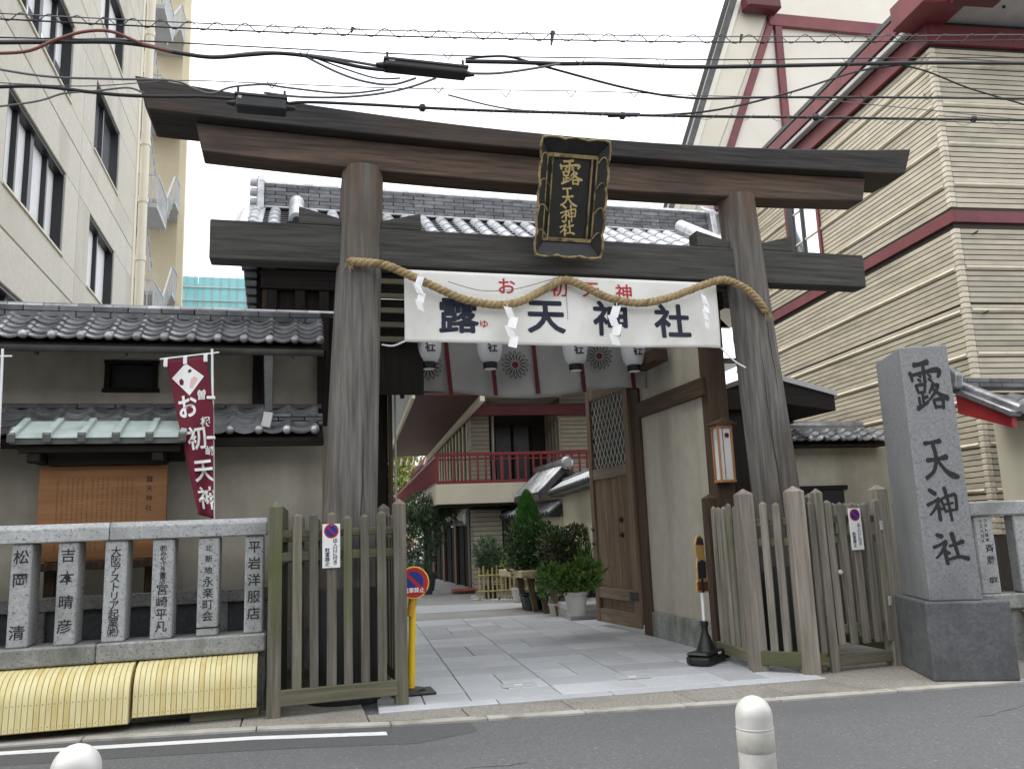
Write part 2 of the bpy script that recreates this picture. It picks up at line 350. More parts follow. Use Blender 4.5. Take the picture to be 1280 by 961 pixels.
RIDGE = M('ridge_tile_clay', lin(.10,.102,.107), lin(.17,.172,.178), lin(.07,.07,.073), scale=7, big=3, rough=.45, vary=.35, metal=.25, bump=.1)
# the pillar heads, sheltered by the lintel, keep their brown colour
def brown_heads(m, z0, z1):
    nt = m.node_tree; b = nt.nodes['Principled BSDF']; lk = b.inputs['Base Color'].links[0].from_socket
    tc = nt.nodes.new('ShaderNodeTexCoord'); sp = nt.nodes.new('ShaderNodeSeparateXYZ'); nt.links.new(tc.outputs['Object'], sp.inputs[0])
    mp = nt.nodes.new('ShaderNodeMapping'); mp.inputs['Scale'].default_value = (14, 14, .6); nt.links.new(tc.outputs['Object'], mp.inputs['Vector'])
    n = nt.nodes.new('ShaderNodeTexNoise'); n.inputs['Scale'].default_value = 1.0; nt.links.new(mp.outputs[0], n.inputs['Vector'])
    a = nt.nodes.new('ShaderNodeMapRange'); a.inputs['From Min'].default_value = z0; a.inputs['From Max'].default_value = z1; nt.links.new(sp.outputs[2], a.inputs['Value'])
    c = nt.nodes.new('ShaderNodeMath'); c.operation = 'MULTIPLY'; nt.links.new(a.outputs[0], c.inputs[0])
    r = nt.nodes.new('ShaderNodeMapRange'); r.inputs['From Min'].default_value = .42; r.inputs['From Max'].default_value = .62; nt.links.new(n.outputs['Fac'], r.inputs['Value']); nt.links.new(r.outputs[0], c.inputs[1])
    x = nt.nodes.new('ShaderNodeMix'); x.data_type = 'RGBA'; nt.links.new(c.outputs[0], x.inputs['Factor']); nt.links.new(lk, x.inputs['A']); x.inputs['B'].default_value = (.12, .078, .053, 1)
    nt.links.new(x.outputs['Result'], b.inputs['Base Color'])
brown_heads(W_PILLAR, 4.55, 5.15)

W_FENCE_R = wood('wood_fence_silver', lin(.13,.116,.096), lin(.31,.285,.24), lin(.14,.15,.075), 'Z', vary=.3, bump=.8, c3c=(.52,.74), big=2.2)
# ================================================================== the setting
def kY(x):
    pts = [(-40, 9.6), (-2.2, 7.68), (-.27, 7.36), (.78, 7.06), (1.81, 6.9), (4.02, 6.58), (6.35, 6.36), (40, 4.4)]
    for (a, ya), (b, yb) in zip(pts, pts[1:]):
        if x <= b: return ya+(yb-ya)*(x-a)/(b-a)
    return pts[-1][1]
struct(MB().add([(-400,-300,-.03),(400,-300,-.03),(400,700,-.03),(-400,700,-.03)], [(0,1,2,3)]).build('ground', AGG))
xs = [-40,-8,-4,-2.2,-1.2,-.27,.3,.78,1.3,1.81,2.6,3.3,4.02,4.8,5.6,6.35,9,14,40]
road = MB()
for a, b in zip(xs, xs[1:]): road.add([(a,-14,0),(b,-14,0),(b,kY(b),0),(a,kY(a),0)], [(0,1,2,3)])
struct(road.build('road', ASPHALT))
pave = MB()
pave.add([(x, kY(x)+.02, .004) for x in xs]+[(x, 9.4 if abs(x) < 20 else 14, .004) for x in xs], [(i, i+1, len(xs)+i+1, len(xs)+i) for i in range(len(xs)-1)])
pavement = struct(pave.build('pavement', JOINT))
kx = [-9,-5,-3.1,-1.6,-.27,.78,1.55,2.35,3.2,4.02,5.1,6.35,8,12]
for a, b in zip(kx, kx[1:]):
    g = .004
    MB().prism([(a+g,kY(a+g),-.01),(b-g,kY(b-g),-.01),(b-g,kY(b-g)+.11,-.01),(a+g,kY(a+g)+.11,-.01)], (0,0,.032)).build('kerb_stone', KERB, pavement, bevel=.006)
def wYf(x): return 7.47-.067*(x-1.0)
ax = [-9,-5.5,-2.6,-.4,.62,1.42,2.3,3.35,4.2,4.86,6.1,7.6,12]
for a, b in zip(ax, ax[1:]):
    g = .006
    back = (lambda x: wYf(x)-.01) if .6 < (a+b)/2 < 4.86 else (lambda x: 9.35)
    MB().prism([(a+g,kY(a+g)+.116,0),(b-g,kY(b-g)+.116,0),(b-g,back(b-g),0),(a+g,back(a+g),0)], (0,0,.024)).build('pavement_panel', AGG, pavement, bevel=.004)
# painted edge line on the road
pl = MB(); lx = [-9,-5,-2.2,-1,-.27,.3,.72]
pl.add([(x, kY(x)-.3, .004) for x in lx]+[(x, kY(x)-.18, .004) for x in lx], [(i,i+1,len(lx)+i+1,len(lx)+i) for i in range(len(lx)-1)])
struct(pl.build('road_marking', ROADPAINT))
PATCH = M('asphalt_patch', lin(.068,.069,.071), lin(.105,.105,.107), scale=42, rough=.85, bump=1.0, bscale=60, speck=(48, lin(.2,.2,.2), .66), bdist=.006)
pt_ = MB(); lx = [-9,-5,-2.2,-1,-.27,.3,.9,1.4]
pt_.add([(x, kY(x)-.62+.02*math.sin(x*3)-(.0 if x < 1 else -.3), .002) for x in lx]+[(x, kY(x)-.01, .002) for x in lx], [(i,i+1,len(lx)+i+1,len(lx)+i) for i in range(len(lx)-1)])
struct(pt_.build('road_patch', PATCH))
ck = MB(); random.seed(77)
for (x, y, n_, dx, dy) in ((5.0,5.5,9,.13,.02),(.6,5.5,8,.11,.03)):
    pts = []
    for i in range(n_): pts.append((x, y, .0015)); x += dx+random.uniform(-.05,.05); y += dy+random.uniform(-.07,.07)
    ck.tube(pts, [.0006+.0016*random.random() for _ in pts], 4)
struct(ck.build('road_crack', BLACK))
# stone-flagged approach
walk = struct(MB().add([(.3,7.3,.008),(5.3,7.0,.008),(6.2,14.9,.008),(1.2,15.2,.008)], [(0,1,2,3)]).build('walkway', JOINT))
ca, sa = math.cos(R(4)), math.sin(R(4))
def wk(u, v, z=0): return (.72+ca*u+sa*v, 7.50-sa*u+ca*v, z)
def slab(u0, u1, v0, v1):
    g = .0055
    h = .03+random.uniform(-.0012, .0012)
    MB().prism([wk(u0+g,v0+g,.0), wk(u1-g,v0+g,.0), wk(u1-g,v1-g,.0), wk(u0+g,v1-g,.0)], (0,0,h)).build('paving_slab', SLAB, walk, bevel=.004)
for i in range(4): slab(i*1.05, (i+1)*1.05, 0, .2)
v = .2; r = 0
while v < 7.2:
    h = .46
    off = 0 if r % 3 else .0
    for i in range(5):
        a, b = i*.83, (i+1)*.83
        if (r*7+i*3) % 5 in (0, 2): slab(a, (a+b)/2, v, v+h); slab((a+b)/2, b, v, v+h)
        else: slab(a, b, v, v+h)
    v += h; r += 1
# pit covers let into the flags
for (px, py) in ((648, 856), (790, 846)):
    p = P(px, py, Z=.032)
    o = MB().box(-.17,.17,-.1,.1,0,.004).build('pit_cover', GREYM, None, loc=(p.x, p.y, .0325), rot=(0,0,R(-4)), bevel=.002)
    MB().box(-.04,.04,-.02,.02,.004,.008).build('lifting_handle', WHITE, o)
    tag(o, 'small metal pit cover in the flags near '+('the left wooden enclosure' if px < 700 else 'the right wooden enclosure'), 'pit cover', 'pit covers in the approach')
court = struct(MB().add([(-6,14.6,.012),(20,14.6,.012),(20,70,.012),(-6,70,.012)], [(0,1,2,3)]).build('courtyard', M('court_concrete', lin(.26,.25,.24), lin(.34,.33,.32), lin(.2,.2,.19), scale=.8, big=.3, rough=.85, bump=.3, bscale=70)))
struct(MB().prism([(1.6,16.6,.0),(5.0,16.3,.0),(5.25,17.4,.0),(1.7,18.6,.0)], (0,0,.018)).build('pale_paving', SLAB))

# ================================================================== torii
T = thing('torii_gate', 'tall weathered grey timber torii with curved double lintel spanning the entrance', 'torii', (2.93, 8.3, 0))
TX, TY = 2.93, 8.3
def pillar(xb, xt, seed):
    random.seed(seed); mb = MB(); n = 28; prof = []
    zs = [0,.4,1,1.8,2.6,3.4,4.2,4.9,5.3]
    base = len(mb.v)
    for z in zs:
        t = z/5.3; cxx = xb+(xt-xb)*t-TX; r_ = .285-.07*t
        for k in range(n):
            a = 2*math.pi*k/n
            rr = r_*(1+.012*math.sin(3*a+seed)+.008*math.sin(7*a+z*1.3+seed))
            mb.v.append((cxx+rr*math.cos(a), rr*math.sin(a), z))
    for i in range(len(zs)-1):
        for k in range(n): mb.f.append((i*n+k, i*n+(k+1)%n, (i+1)*n+(k+1)%n, (i+1)*n+k))
    mb.f.append(tuple(range(n-1,-1,-1))); mb.f.append(tuple((len(zs)-1)*n+k for k in range(n)))
    o = mb.build('pillar', W_PILLAR, T, smooth=True)
    # drying cracks: thin dark grooves running up the shaft
    cr = MB()
    for q, (a0, z0, z1) in enumerate((((R(-112), 1.0, 3.6), (R(-80), 2.9, 4.1)) if seed == 5 else ((R(-70), .9, 2.6),))):
        pts = []
        for i in range(15):
            z = z0+(z1-z0)*i/14; t = z/5.3; r_ = (.285-.07*t)*1.012; a = a0+.03*math.sin(i*.7+q+seed)+.012*math.sin(i*2.3)
            pts.append((xb+(xt-xb)*t-TX+r_*math.cos(a), r_*math.sin(a), z))
        cr.tube(pts, [.001+.0035*math.sin(math.pi*i/14) for i in range(15)], 5)
    cr.build('crack', BLACK, o)
    return o
pillar(.47, .68, 1); pillar(5.33, 5.06, 5)
for xb_ in (.48, 5.32): MB().lathe((xb_-TX,0,0), [(.36,0),(.35,.06),(.325,.07),(.315,1.02),(.29,1.05)], 28).build('pillar_sleeve', BLACK, T, smooth=40)
def beam(name, mat, X0, X1, y0, y1, zb, zt, slant=.13, n=28, bevel=.012, crown=0):
    mb = MB(); S = []
    for i in range(n+1):
        s = i/n; t = 2*s-1
        xt_ = X0+(X1-X0)*s; xb_ = X0+slant+(X1-X0-2*slant)*s
        tt = (xt_-TX)/4.43
        sec = [(xb_-TX, y0-TY, zb(tt)), (xb_-TX, y1-TY, zb(tt)), (xt_-TX, y1-TY, zt(tt)), (xt_-TX, y0-TY, zt(tt))]
        if crown: sec = sec[:3]+[(xt_-TX, (y0+y1)/2-TY, zt(tt)+crown)]+sec[3:]
        S.append(sec)
    m = len(S[0])
    for s_ in S: mb.v += s_
    for i in range(n):
        for k in range(m): mb.f.append((i*m+k, i*m+(k+1)%m, (i+1)*m+(k+1)%m, (i+1)*m+k))
    mb.f.append(tuple(range(m-1,-1,-1))); mb.f.append(tuple(n*m+k for k in range(m)))
    return mb.build(name, mat, T, bevel=bevel)
beam('upper_lintel', W_KASAGI, -1.52, 7.40, 8.02, 8.62, lambda t: 5.57+.085*t*t, lambda t: 5.765+.225*t*t, .13, crown=.09)
beam('under_lintel', W_SHIMAKI, -.97, 6.80, 8.16, 8.46, lambda t: 5.23+.125*t*t, lambda t: 5.565+.085*t*t, .07)
beam('tie_beam', W_NUKI, -.81, 6.66, 8.19, 8.42, lambda t: 4.235, lambda t: 4.64, .0)
for xc in (.655, 5.08):                                       # wedges where the tie beam passes the pillars
    for sgn in (-1, 1):
        a = xc+sgn*.2-TX
        MB().prism([(a,-.1,4.644),(a+sgn*.42,-.1,4.644),(a+sgn*.42,-.1,4.83),(a,-.1,4.72)], (0,.2,0)).build('wedge', W_NUKI, T, bevel=.006)
# name tablet
pb = P(706.5, 320, Y=8.1); ptp = P(717, 174.5, Y=7.64)
TAB = thing('name_tablet', 'black and gold framed name tablet tilted forward at the lintel centre', 'tablet', pb)
ax_z = (ptp-pb); HT = ax_z.length; ax_z.normalize(); ax_x = Vector((1,0,0)); ax_y = ax_z.cross(ax_x).normalized(); ax_x = ax_y.cross(ax_z)
TAB.rotation_euler = Matrix((ax_x, ax_y, ax_z)).transposed().to_euler()
HW = .372
box('back_board', LACQ, TAB, -.27, .27, .0, .05, .17, HT-.17)
def quad_board(a, b, c, d, th=.03): return MB().hexa([a,b,c,d], [tuple(Vector(p)+Vector((0,th,0))) for p in (a,b,c,d)])
zi0, zi1, xi = .17, HT-.17, .25
for nm, q in (('left', [(-HW,-.10,0),(-xi,0,zi0),(-xi,0,zi1),(-HW,-.10,HT)]), ('right', [(xi,0,zi0),(HW,-.10,0),(HW,-.10,HT),(xi,0,zi1)]),
              ('top', [(-xi,0,zi1),(xi,0,zi1),(HW,-.10,HT),(-HW,-.10,HT)]), ('bottom', [(-HW,-.10,0),(HW,-.10,0),(xi,0,zi0),(-xi,0,zi0)])):
    quad_board(*q).build('frame_board', LACQ, TAB, bevel=.004)
def scallop(a, b, lobes, bulge, outv, nrm=(0,0,0), r=.0125):
    a = Vector(a); b = Vector(b); pts = []; n = lobes*8; ov = Vector(outv)
    for i in range(n+1):
        s = i/n; ph = (s*lobes) % 1
        pts.append(a+(b-a)*s+ov*(bulge*math.sin(math.pi*ph)**.7-.012))
    rr = [r*(1+.25*math.sin(i*1.9)) for i in range(n+1)]
    MB().tube(pts, rr, 7).build('gilt_edge', GOLD, TAB, smooth=True)
scallop((-HW,-.105,0), (-HW,-.105,HT), 5, .02, (-1,0,0)); scallop((HW,-.105,0), (HW,-.105,HT), 5, .02, (1,0,0))
scallop((-HW,-.105,HT), (HW,-.105,HT), 3, .018, (0,0,1)); scallop((-HW,-.105,0), (HW,-.105,0), 3, .018, (0,0,-1))
for x in (-xi-.025, -xi+.03, xi-.03, xi+.025): box('gilt_moulding', GOLD, TAB, x-.008, x+.008, -.03, .0, zi0-.01, zi1+.01, bevel=.003)
for z in (zi0, zi1): box('gilt_moulding', GOLD, TAB, -xi-.02, xi+.02, -.028, .002, z-.02, z+.02, bevel=.003)
for sx in (-1, 1):                                             # scrolls on the frame
    for z in (.2, .46, .72, .98):
        pts = [(sx*(HW-.012-.055*(1-math.cos(a))*.9), -.098+.0, z+.05*math.sin(a*1.4)+a*.015) for a in [i*.3 for i in range(12)]]
        MB().tube(pts, .006, 5).build('gilt_scroll', GOLD, TAB)
for ch, z, s in (('露', .723, .255), ('天', .512, .19), ('神', .372, .178), ('社', .243, .172)):
    z = HT*z
    mb = brush_mesh(ch, 0, 1.15); me = mb.mesh('brush_character', GOLD_T); o = link('brush_character', me, TAB, (0,-.003,z), (R(90),0,0)); o.scale = (s,s,1)
# straw rope
RP = [(436,327,8.03),(452,328,7.99),(480,331,7.99),(505,341,8.0),(540,357,8.02),(580,374,8.03),(620,381,8.03),(650,377,8.03),(680,362,8.04),(705,350,8.06),(730,358,8.04),(760,372,8.03),(800,379,8.02),(840,371,8.0),(880,356,7.98),(906,350,7.98),(932,361,8.0),(948,376,8.02),(957,390,8.03)]
ctrl = [P(x, y, Y=Y) for x, y, Y in RP]
def smooth(ctrl, k=8):
    out = []
    for i in range(len(ctrl)-1):
        p0 = ctrl[max(i-1,0)]; p1 = ctrl[i]; p2 = ctrl[i+1]; p3 = ctrl[min(i+2,len(ctrl)-1)]
        for q in range(k):
            t = q/k; out.append(.5*((2*p1)+(p2-p0)*t+(2*p0-5*p1+4*p2-p3)*t*t+(3*p1-p0-3*p2+p3)*t**3))
    return out+[ctrl[-1]]
path = smooth(ctrl, 10)
RO = thing('straw_rope', 'twisted straw rope slung across the torii between the pillars', 'rope', path[0])
for k in range(3):
    pts = []; dist = 0
    for i, p in enumerate(path):
        d = (path[min(i+1,len(path)-1)]-path[max(i-1,0)]).normalized()
        if i: dist += (p-path[i-1]).length
        x = d.cross(Vector((0,1,0))).normalized(); y = x.cross(d)
        a = dist/.17*2*math.pi/1.0+k*2.094
        pts.append(p+(x*math.cos(a)+y*math.sin(a))*.021-path[0])
    MB().tube(pts, .0265, 8).build('strand', ROPE, RO, smooth='all')
fr = MB(); random.seed(3)
for i in range(46):
    a = Vector((.0,.0,0)); q = path[0] if i % 2 else path[-1]
    d = Vector((random.uniform(-.5,.5), random.uniform(-.6,-.1), random.uniform(-1,.3))).normalized()*random.uniform(.05,.12)
    fr.tube([q-path[0]+d*.1, q-path[0]+d*.6+Vector((0,0,-.01)), q-path[0]+d+Vector((0,0,-.03))], .0022, 4)
fr.build('frayed_straw', ROPE, RO)
# hanging zigzag papers
def shide(px, py, Y, seed, label, flip=1, ang=0, sc=1.0):
    p = P(px, py, Y=Y)
    t = thing('paper_streamer', label, 'paper', p, R(ang), 'white zigzag papers hanging from the straw rope')
    random.seed(seed); x = 0; z = 0
    MB().tube([(0,.0,.03),(0,0,-.02)], .004, 5).build('tie', PAPER, t)
    for i in range(4):
        wd, h = .075*sc, .125*sc
        dx = flip*(.035 if i % 2 else -.035)*sc+random.uniform(-.01,.01)
        q = [(x-wd*.5, -.004*i, z), (x+wd*.5, -.004*i-.014, z-.012), (x+wd*.5+dx, -.004*i-.022+random.uniform(-.02,.02), z-h), (x-wd*.5+dx, -.004*i-.004, z-h+.02)]
        MB().hexa(q, [(a, b+.0015, c) for a, b, c in q]).build('paper_fold', PAPER, t)
        x += dx+flip*(.025 if i % 2 else -.02)*sc; z -= h*.72
    return t
shide(526, 345, 7.93, 1, 'crumpled zigzag paper lying over the rope near the left pillar', 1, 25, .95)
shide(634, 383, 7.95, 2, 'zigzag paper hanging from the rope beside the big left character', -1, 10, 1.12)
shide(771, 382, 7.95, 3, 'zigzag paper hanging over the third big banner character', 1, -12, 1.12)
shide(878, 368, 7.93, 4, 'thin zigzag paper near the banner end by the right pillar', -1, 35, 1.0)
# long cloth banner under the tie beam
BAN = thing('shrine_banner', 'long white cloth banner with big dark characters under the tie beam', 'banner', (2.85, 8.13, 3.43))
bx0, bx1, bz0, bz1 = 1.08, 4.61, 3.435, 4.185
def rip(x, z):
    t = (bz1-z)/(bz1-bz0)
    return .014*math.sin(x*5.1+t*2.2)*t+.006*math.sin(x*13+t*5)*t+.02*math.sin((x-bx0)/(bx1-bx0)*math.pi)*t*-1+.010*math.sin((x*3-z*6))*t
MB().grid(lambda s, t: (bx0+(bx1-bx0)*s-2.85, rip(bx0+(bx1-bx0)*s, bz1+(bz0-bz1)*t), bz1+(bz0-bz1)*t-.02*math.sin(math.pi*s)*t-3.43), 90, 20, (0,.003,0)).build('cloth', CLOTH, BAN, smooth='all')
def ban_text(ch, px, py, size, mat, bold, sx=1.0):
    p = P(px, py, Y=8.11)
    src = text_mesh(ch, size, 0.0, 0.0); mb = MB()              # heavy weight: the outline struck several times
    bb = [v.co.x for v in src.vertices]; by = [v.co.y for v in src.vertices]; cx_ = (min(bb)+max(bb))/2; cy_ = (min(by)+max(by))/2
    for q in range(9):
        dx, dz = (0, 0) if q == 8 else (bold*size*math.cos(q*math.pi/4), bold*size*math.sin(q*math.pi/4))
        vs_ = []
        for v_ in src.vertices:
            X = p.x+(v_.co.x-cx_)*sx+dx; Z = p.z+(v_.co.y-cy_)+dz; vs_.append((X-2.85, rip(X, Z)-.0035-q*.00012, Z-3.43))
        mb.add(vs_, [tuple(f.vertices) for f in src.polygons])
    mb.build('banner_character', mat, BAN)
for ch, px, py in (('露',574,394),('天',683,396),('神',763,398),('社',841,401)): ban_text(ch, px, py, .40, NAVY, .028, 1.08)
for ch, px, py in (('お',634,357),('初',699,360),('天',739,362),('神',780,365)): ban_text(ch, px, py, .19, REDINK, .016, 1.1)
ban_text('ゆ', 605, 405, .10, REDINK, .008); ban_text('つ', 604, 380, .10, REDINK, .008)
seam = MB().box(-.002,.002,-.0,.001,0,.42).build('seam', WIRE_G, BAN, loc=(P(710,395,Y=8.1).x-2.85,-.016,.16))
for (ax_, az_, bx_, bz_, by_) in ((bx0, bz0, .86, 3.42, .12), (bx1, bz0, 4.86, 3.2, -.06)):
    pts = [Vector((ax_-2.85, 0, az_-3.43)), Vector(((ax_+bx_)/2-2.85, by_/2, (az_+bz_)/2-3.43-.03)), Vector((bx_-2.85, by_, bz_-3.43))]
    MB().tube(smooth(pts, 6), .009, 6).build('tie_cord', WHITE, BAN)
sag = [P(560,352,Y=8.06), P(600,363,Y=8.05), P(640,362,Y=8.05), P(680,352,Y=8.06), P(702,345,Y=8.1)]
MB().tube([p-Vector((2.85,8.13,3.43)) for p in smooth(sag, 6)], .004, 5).build('tie_cord', WIRE_G, BAN)

# ================================================================== picket enclosures round the pillars
def spike(mb, x, y, wd, th, z0, z1, rise, lean=0):
    q0 = [(x-wd/2,y-th/2,z0),(x+wd/2,y-th/2,z0),(x+wd/2,y+th/2,z0),(x-wd/2,y+th/2,z0)]
    q1 = [(a,b,z1) for a,b,_ in q0]
    b = len(mb.v); mb.v += q0+q1+[(x,y,z1+rise)]
    mb.f += [(b+3,b+2,b+1,b)]+[(b+i,b+(i+1)%4,b+4+(i+1)%4,b+4+i) for i in range(4)]+[(b+4+i,b+4+(i+1)%4,b+8) for i in range(4)]
    return mb
def picket(root, name, mat, x, y, wd, th, z0, z1, rise, rz=0):
    return spike(MB(), 0, 0, wd, th, z0, z1, rise).build(name, mat, root, loc=(x,y,0), rot=(random.uniform(-.004,.004), random.uniform(-.006,.006), rz), bevel=.004)
def run(root, a, b, n, z0, z1, wd=.085, th=.035, rails=((.2,.1),(1.32,.07),(1.52,.07)), mat=W_FENCE, ends=(.1,.1), skip=(), off=-.03, railback=.03):
    """a row of pointed slats between two posts, in the root's own coordinates"""
    a = Vector(a); b = Vector(b); d = (b-a); L_ = d.length; d.normalize(); nn = Vector((-d.y, d.x)); ang = math.atan2(d.y, d.x)
    for i in range(n):
        s = ends[0]+(L_-ends[0]-ends[1])*(i+.5)/n
        p = a+d*s+nn*off
        picket(root, 'slat', mat, p.x, p.y, wd*random.uniform(.92,1.06), th, z0, z1+random.uniform(-.02,.02), .03, ang)
    for z, h in rails:
        front = z < .4
        m = (a+b)/2+nn*(railback if not front else off-.005)
        MB().box(-L_/2+.04, L_/2-.04, -.03, .03, -h/2, h/2).build('rail', W_FENCE_X, root, loc=(m.x,m.y,z), rot=(0,0,ang), bevel=.006)
def nail_band(root, p, z):
    pass
random.seed(11)
EL = thing('wooden_enclosure', 'grey picket enclosure with pointed posts round the left torii pillar', 'fence', (.4, 8.25, 0), 0, 'picket enclosures round the torii pillars')
def le(x, y): return Vector((x-.4, y-8.25))
pA, pB, pC, pD = le(-.145, 7.74), le(.955, 7.80), le(.92, 8.85), le(-.1, 8.85)
for q in (pA, pB, pC, pD): picket(EL, 'post', W_FENCE, q.x, q.y, .115, .115, 0.0, 1.80, .05)
run(EL, pA, pB, 6, .22, 1.70, wd=.08, ends=(.115,.1), rails=((.18,.13),(1.36,.08),(1.56,.07)))
run(EL, pB, pC, 5, .22, 1.70, wd=.07); run(EL, pD, pA, 5, .22, 1.70, wd=.07)
run(EL, pC, pD, 5, .22, 1.70, wd=.07)
def plate(root, loc, rz, w_, h_):
    o = MB().box(-w_/2,w_/2,-.004,.004,-h_/2,h_/2).build('notice_plate', WHITE, root, loc=loc, rot=(0,0,rz), bevel=.002)
    MB().lathe((0,0,0), [(.062*w_/.15,0),(.062*w_/.15,.001)], 24).build('emblem', SIGN_RED, o, loc=(0,-.0045,h_*.34), rot=(R(90),0,0))
    MB().lathe((0,0,0), [(.048*w_/.15,0),(.048*w_/.15,.001)], 24).build('emblem', SIGN_BLUE, o, loc=(0,-.0058,h_*.34), rot=(R(90),0,0))
    MB().box(-.05*w_/.15,.05*w_/.15,-.001,0,-.006,.006).build('emblem_bar', SIGN_RED, o, loc=(0,-.0072,h_*.34), rot=(0,R(45),0))
    text('出\n入\n口\nに\n付\nき', .042*w_/.15, NAVY, o, (w_*.22,-.0048,-h_*.14), bold=.02, depth=.0004, line=.9)
    text('駐\n車\n禁\n止', .042*w_/.15, NAVY, o, (-w_*.22,-.0048,-h_*.26), bold=.02, depth=.0004, line=.9)
    for z in (-h_/2+.012, h_/2-.012): MB().cyl((0,-.008,z),(0,-.003,z),.004,n=8).build('screw', GREYM, o)
    return o
c = P(414, 682, Y=7.72)
plate(EL, (c.x-.4, 7.70-8.25, c.z), R(2), .155, .385)

ER = thing('wooden_enclosure', 'pale picket enclosure with thick posts and a low gate round the right torii pillar', 'fence', (5.2, 8.1, 0), 0, 'picket enclosures round the torii pillars')
def re(x, y): return Vector((x-5.2, y-8.1))
q1, q2, q3, q5, q6 = re(4.66, 8.78), re(4.58, 7.86), re(4.93, 7.50), re(5.98, 7.56), re(6.0, 8.8)
picket(ER, 'post', W_BROWN, q1.x, q1.y, .13, .13, 0, 1.80, .05)
picket(ER, 'post', W_FENCE_P, q2.x, q2.y, .16, .16, 0, 1.80, .06, R(-12)); picket(ER, 'post', W_FENCE_P, q3.x, q3.y, .165, .165, 0, 1.80, .06, R(-15))
picket(ER, 'post', W_FENCE_R, q5.x, q5.y, .14, .14, 0, 1.80, .05); picket(ER, 'post', W_FENCE_R, q6.x, q6.y, .13, .13, 0, 1.78, .05)
run(ER, q1, q2, 5, .2, 1.68, ends=(.1,.14), rails=((.16,.12),(1.36,.08),(1.56,.07)), mat=W_FENCE_R)
run(ER, q2, q3, 2, .2, 1.68, ends=(.12,.12), wd=.08, rails=((.16,.14),(1.30,.08),(1.5,.08)), mat=W_FENCE_R)
run(ER, q3, q3+(q5-q3)*.20, 1, .2, 1.68, ends=(.1,.0), rails=((.16,.12),), mat=W_FENCE_R)
gp = q3+(q5-q3)*.245; picket(ER, 'post', W_FENCE_R, gp.x, gp.y-.03, .09, .09, .0, 1.78, .05)
GT = q3+(q5-q3)*.245
gate = MB().bar((GT.x,GT.y-.01,1.5),(q5.x-.05,q5.y-.01,1.5),.04,.07).build('gate_rail', W_FENCE_X, ER, bevel=.004)
MB().bar((GT.x,GT.y-.01,1.3),(q5.x-.05,q5.y-.01,1.3),.04,.07).build('gate_rail', W_FENCE_X, ER, bevel=.004)
MB().bar((GT.x,GT.y-.01,.42),(q5.x-.05,q5.y-.01,.42),.04,.09).build('gate_rail', W_FENCE_X, ER, bevel=.004)
for i in range(5):
    p = GT+(q5-GT)*((i+.75)/5.3); picket(ER, 'slat', W_FENCE_R, p.x, p.y-.05, .083, .035, .27, 1.66+random.uniform(-.02,.02), .03, math.atan2((q5-GT).y,(q5-GT).x))
MB().bar((q3.x,q3.y,.12),(q5.x,q5.y,.12),.08,.1).build('sill', W_FENCE_X, ER, bevel=.006)
MB().box(-.12,.12,-.07,.07,0,.1).build('foot_block', W_FENCE_X, ER, loc=(q5.x+.2,q5.y-.12,0), rot=(0,0,R(-12)), bevel=.02)
run(ER, q6, q5, 5, .2, 1.66, off=.03, railback=-.03, mat=W_FENCE_R)
MB().lathe((0,0,0), [(.02,0),(.026,.012),(.02,.03),(.006,.036)], 12).build('latch_knob', GREYM, ER, loc=(GT.x+.15,GT.y-.07,.98), rot=(R(90),0,0))
c = P(1066, 661, Y=7.5); plate(ER, (c.x-5.2, c.y-8.1-.05, c.z), R(3), .15, .42)
for zz in (.62, 1.38): box('hinge', GREYM, ER, q5.x-.075, q5.x-.045, q5.y-.085, q5.y-.07, zz, zz+.09, bevel=.002)

# ================================================================== stone fence on the left
SF = thing('stone_fence', 'grey granite fence with six inscribed posts left of the entrance', 'fence', (-2.4, 8.1, 0), 0)
def rail_piece(x0, x1, y0, y1, z0, z1, name, mat, bev=.014): return box(name, mat, SF, x0+2.4, x1+2.4, y0-8.1, y1-8.1, z0, z1, bevel=bev)
jx = P(137, 665, Y=8.0).x; jb = P(120, 815, Y=8.0).x
for a, b in ((-6.2,-3.9),(-3.892,jx),(jx+.006,-.225)): MB().prism([(a+2.4,-.13,1.562),(a+2.4,-.13,1.678),(a+2.4,-.085,1.718),(a+2.4,.2,1.718),(a+2.4,.24,1.68),(a+2.4,.24,1.562)], (b-a,0,0)).build('top_rail', GRANITE, SF, bevel=.008)
for a, b in ((-6.2,-3.4),(-3.394,jb),(jb+.006,-.225)): rail_piece(a, b, 7.95, 8.36, .545, .70, 'bottom_rail', GRANITE_OLD)
rail_piece(-6.2, -.23, 8.06, 8.32, 0, .542, 'footing', GRANITE_OLD)
names = {0: ['松','岡','清'], 1: ['吉','本','晴','彦'], 2: list('大阪アストリア起業')+['㈱'], 3: list('宮崎平凡'), 4: list('永楽町会'), 5: list('平岩洋服店')}
centers = []
for k, (a, b) in enumerate(((11,37),(70,95.5),(129,157),(189,216),(246.5,273),(305.5,329))):
    pa, pb2 = P(a, 740, Y=8.0), P(b, 740, Y=8.0); centers.append(((pa.x+pb2.x)/2, pb2.x-pa.x))
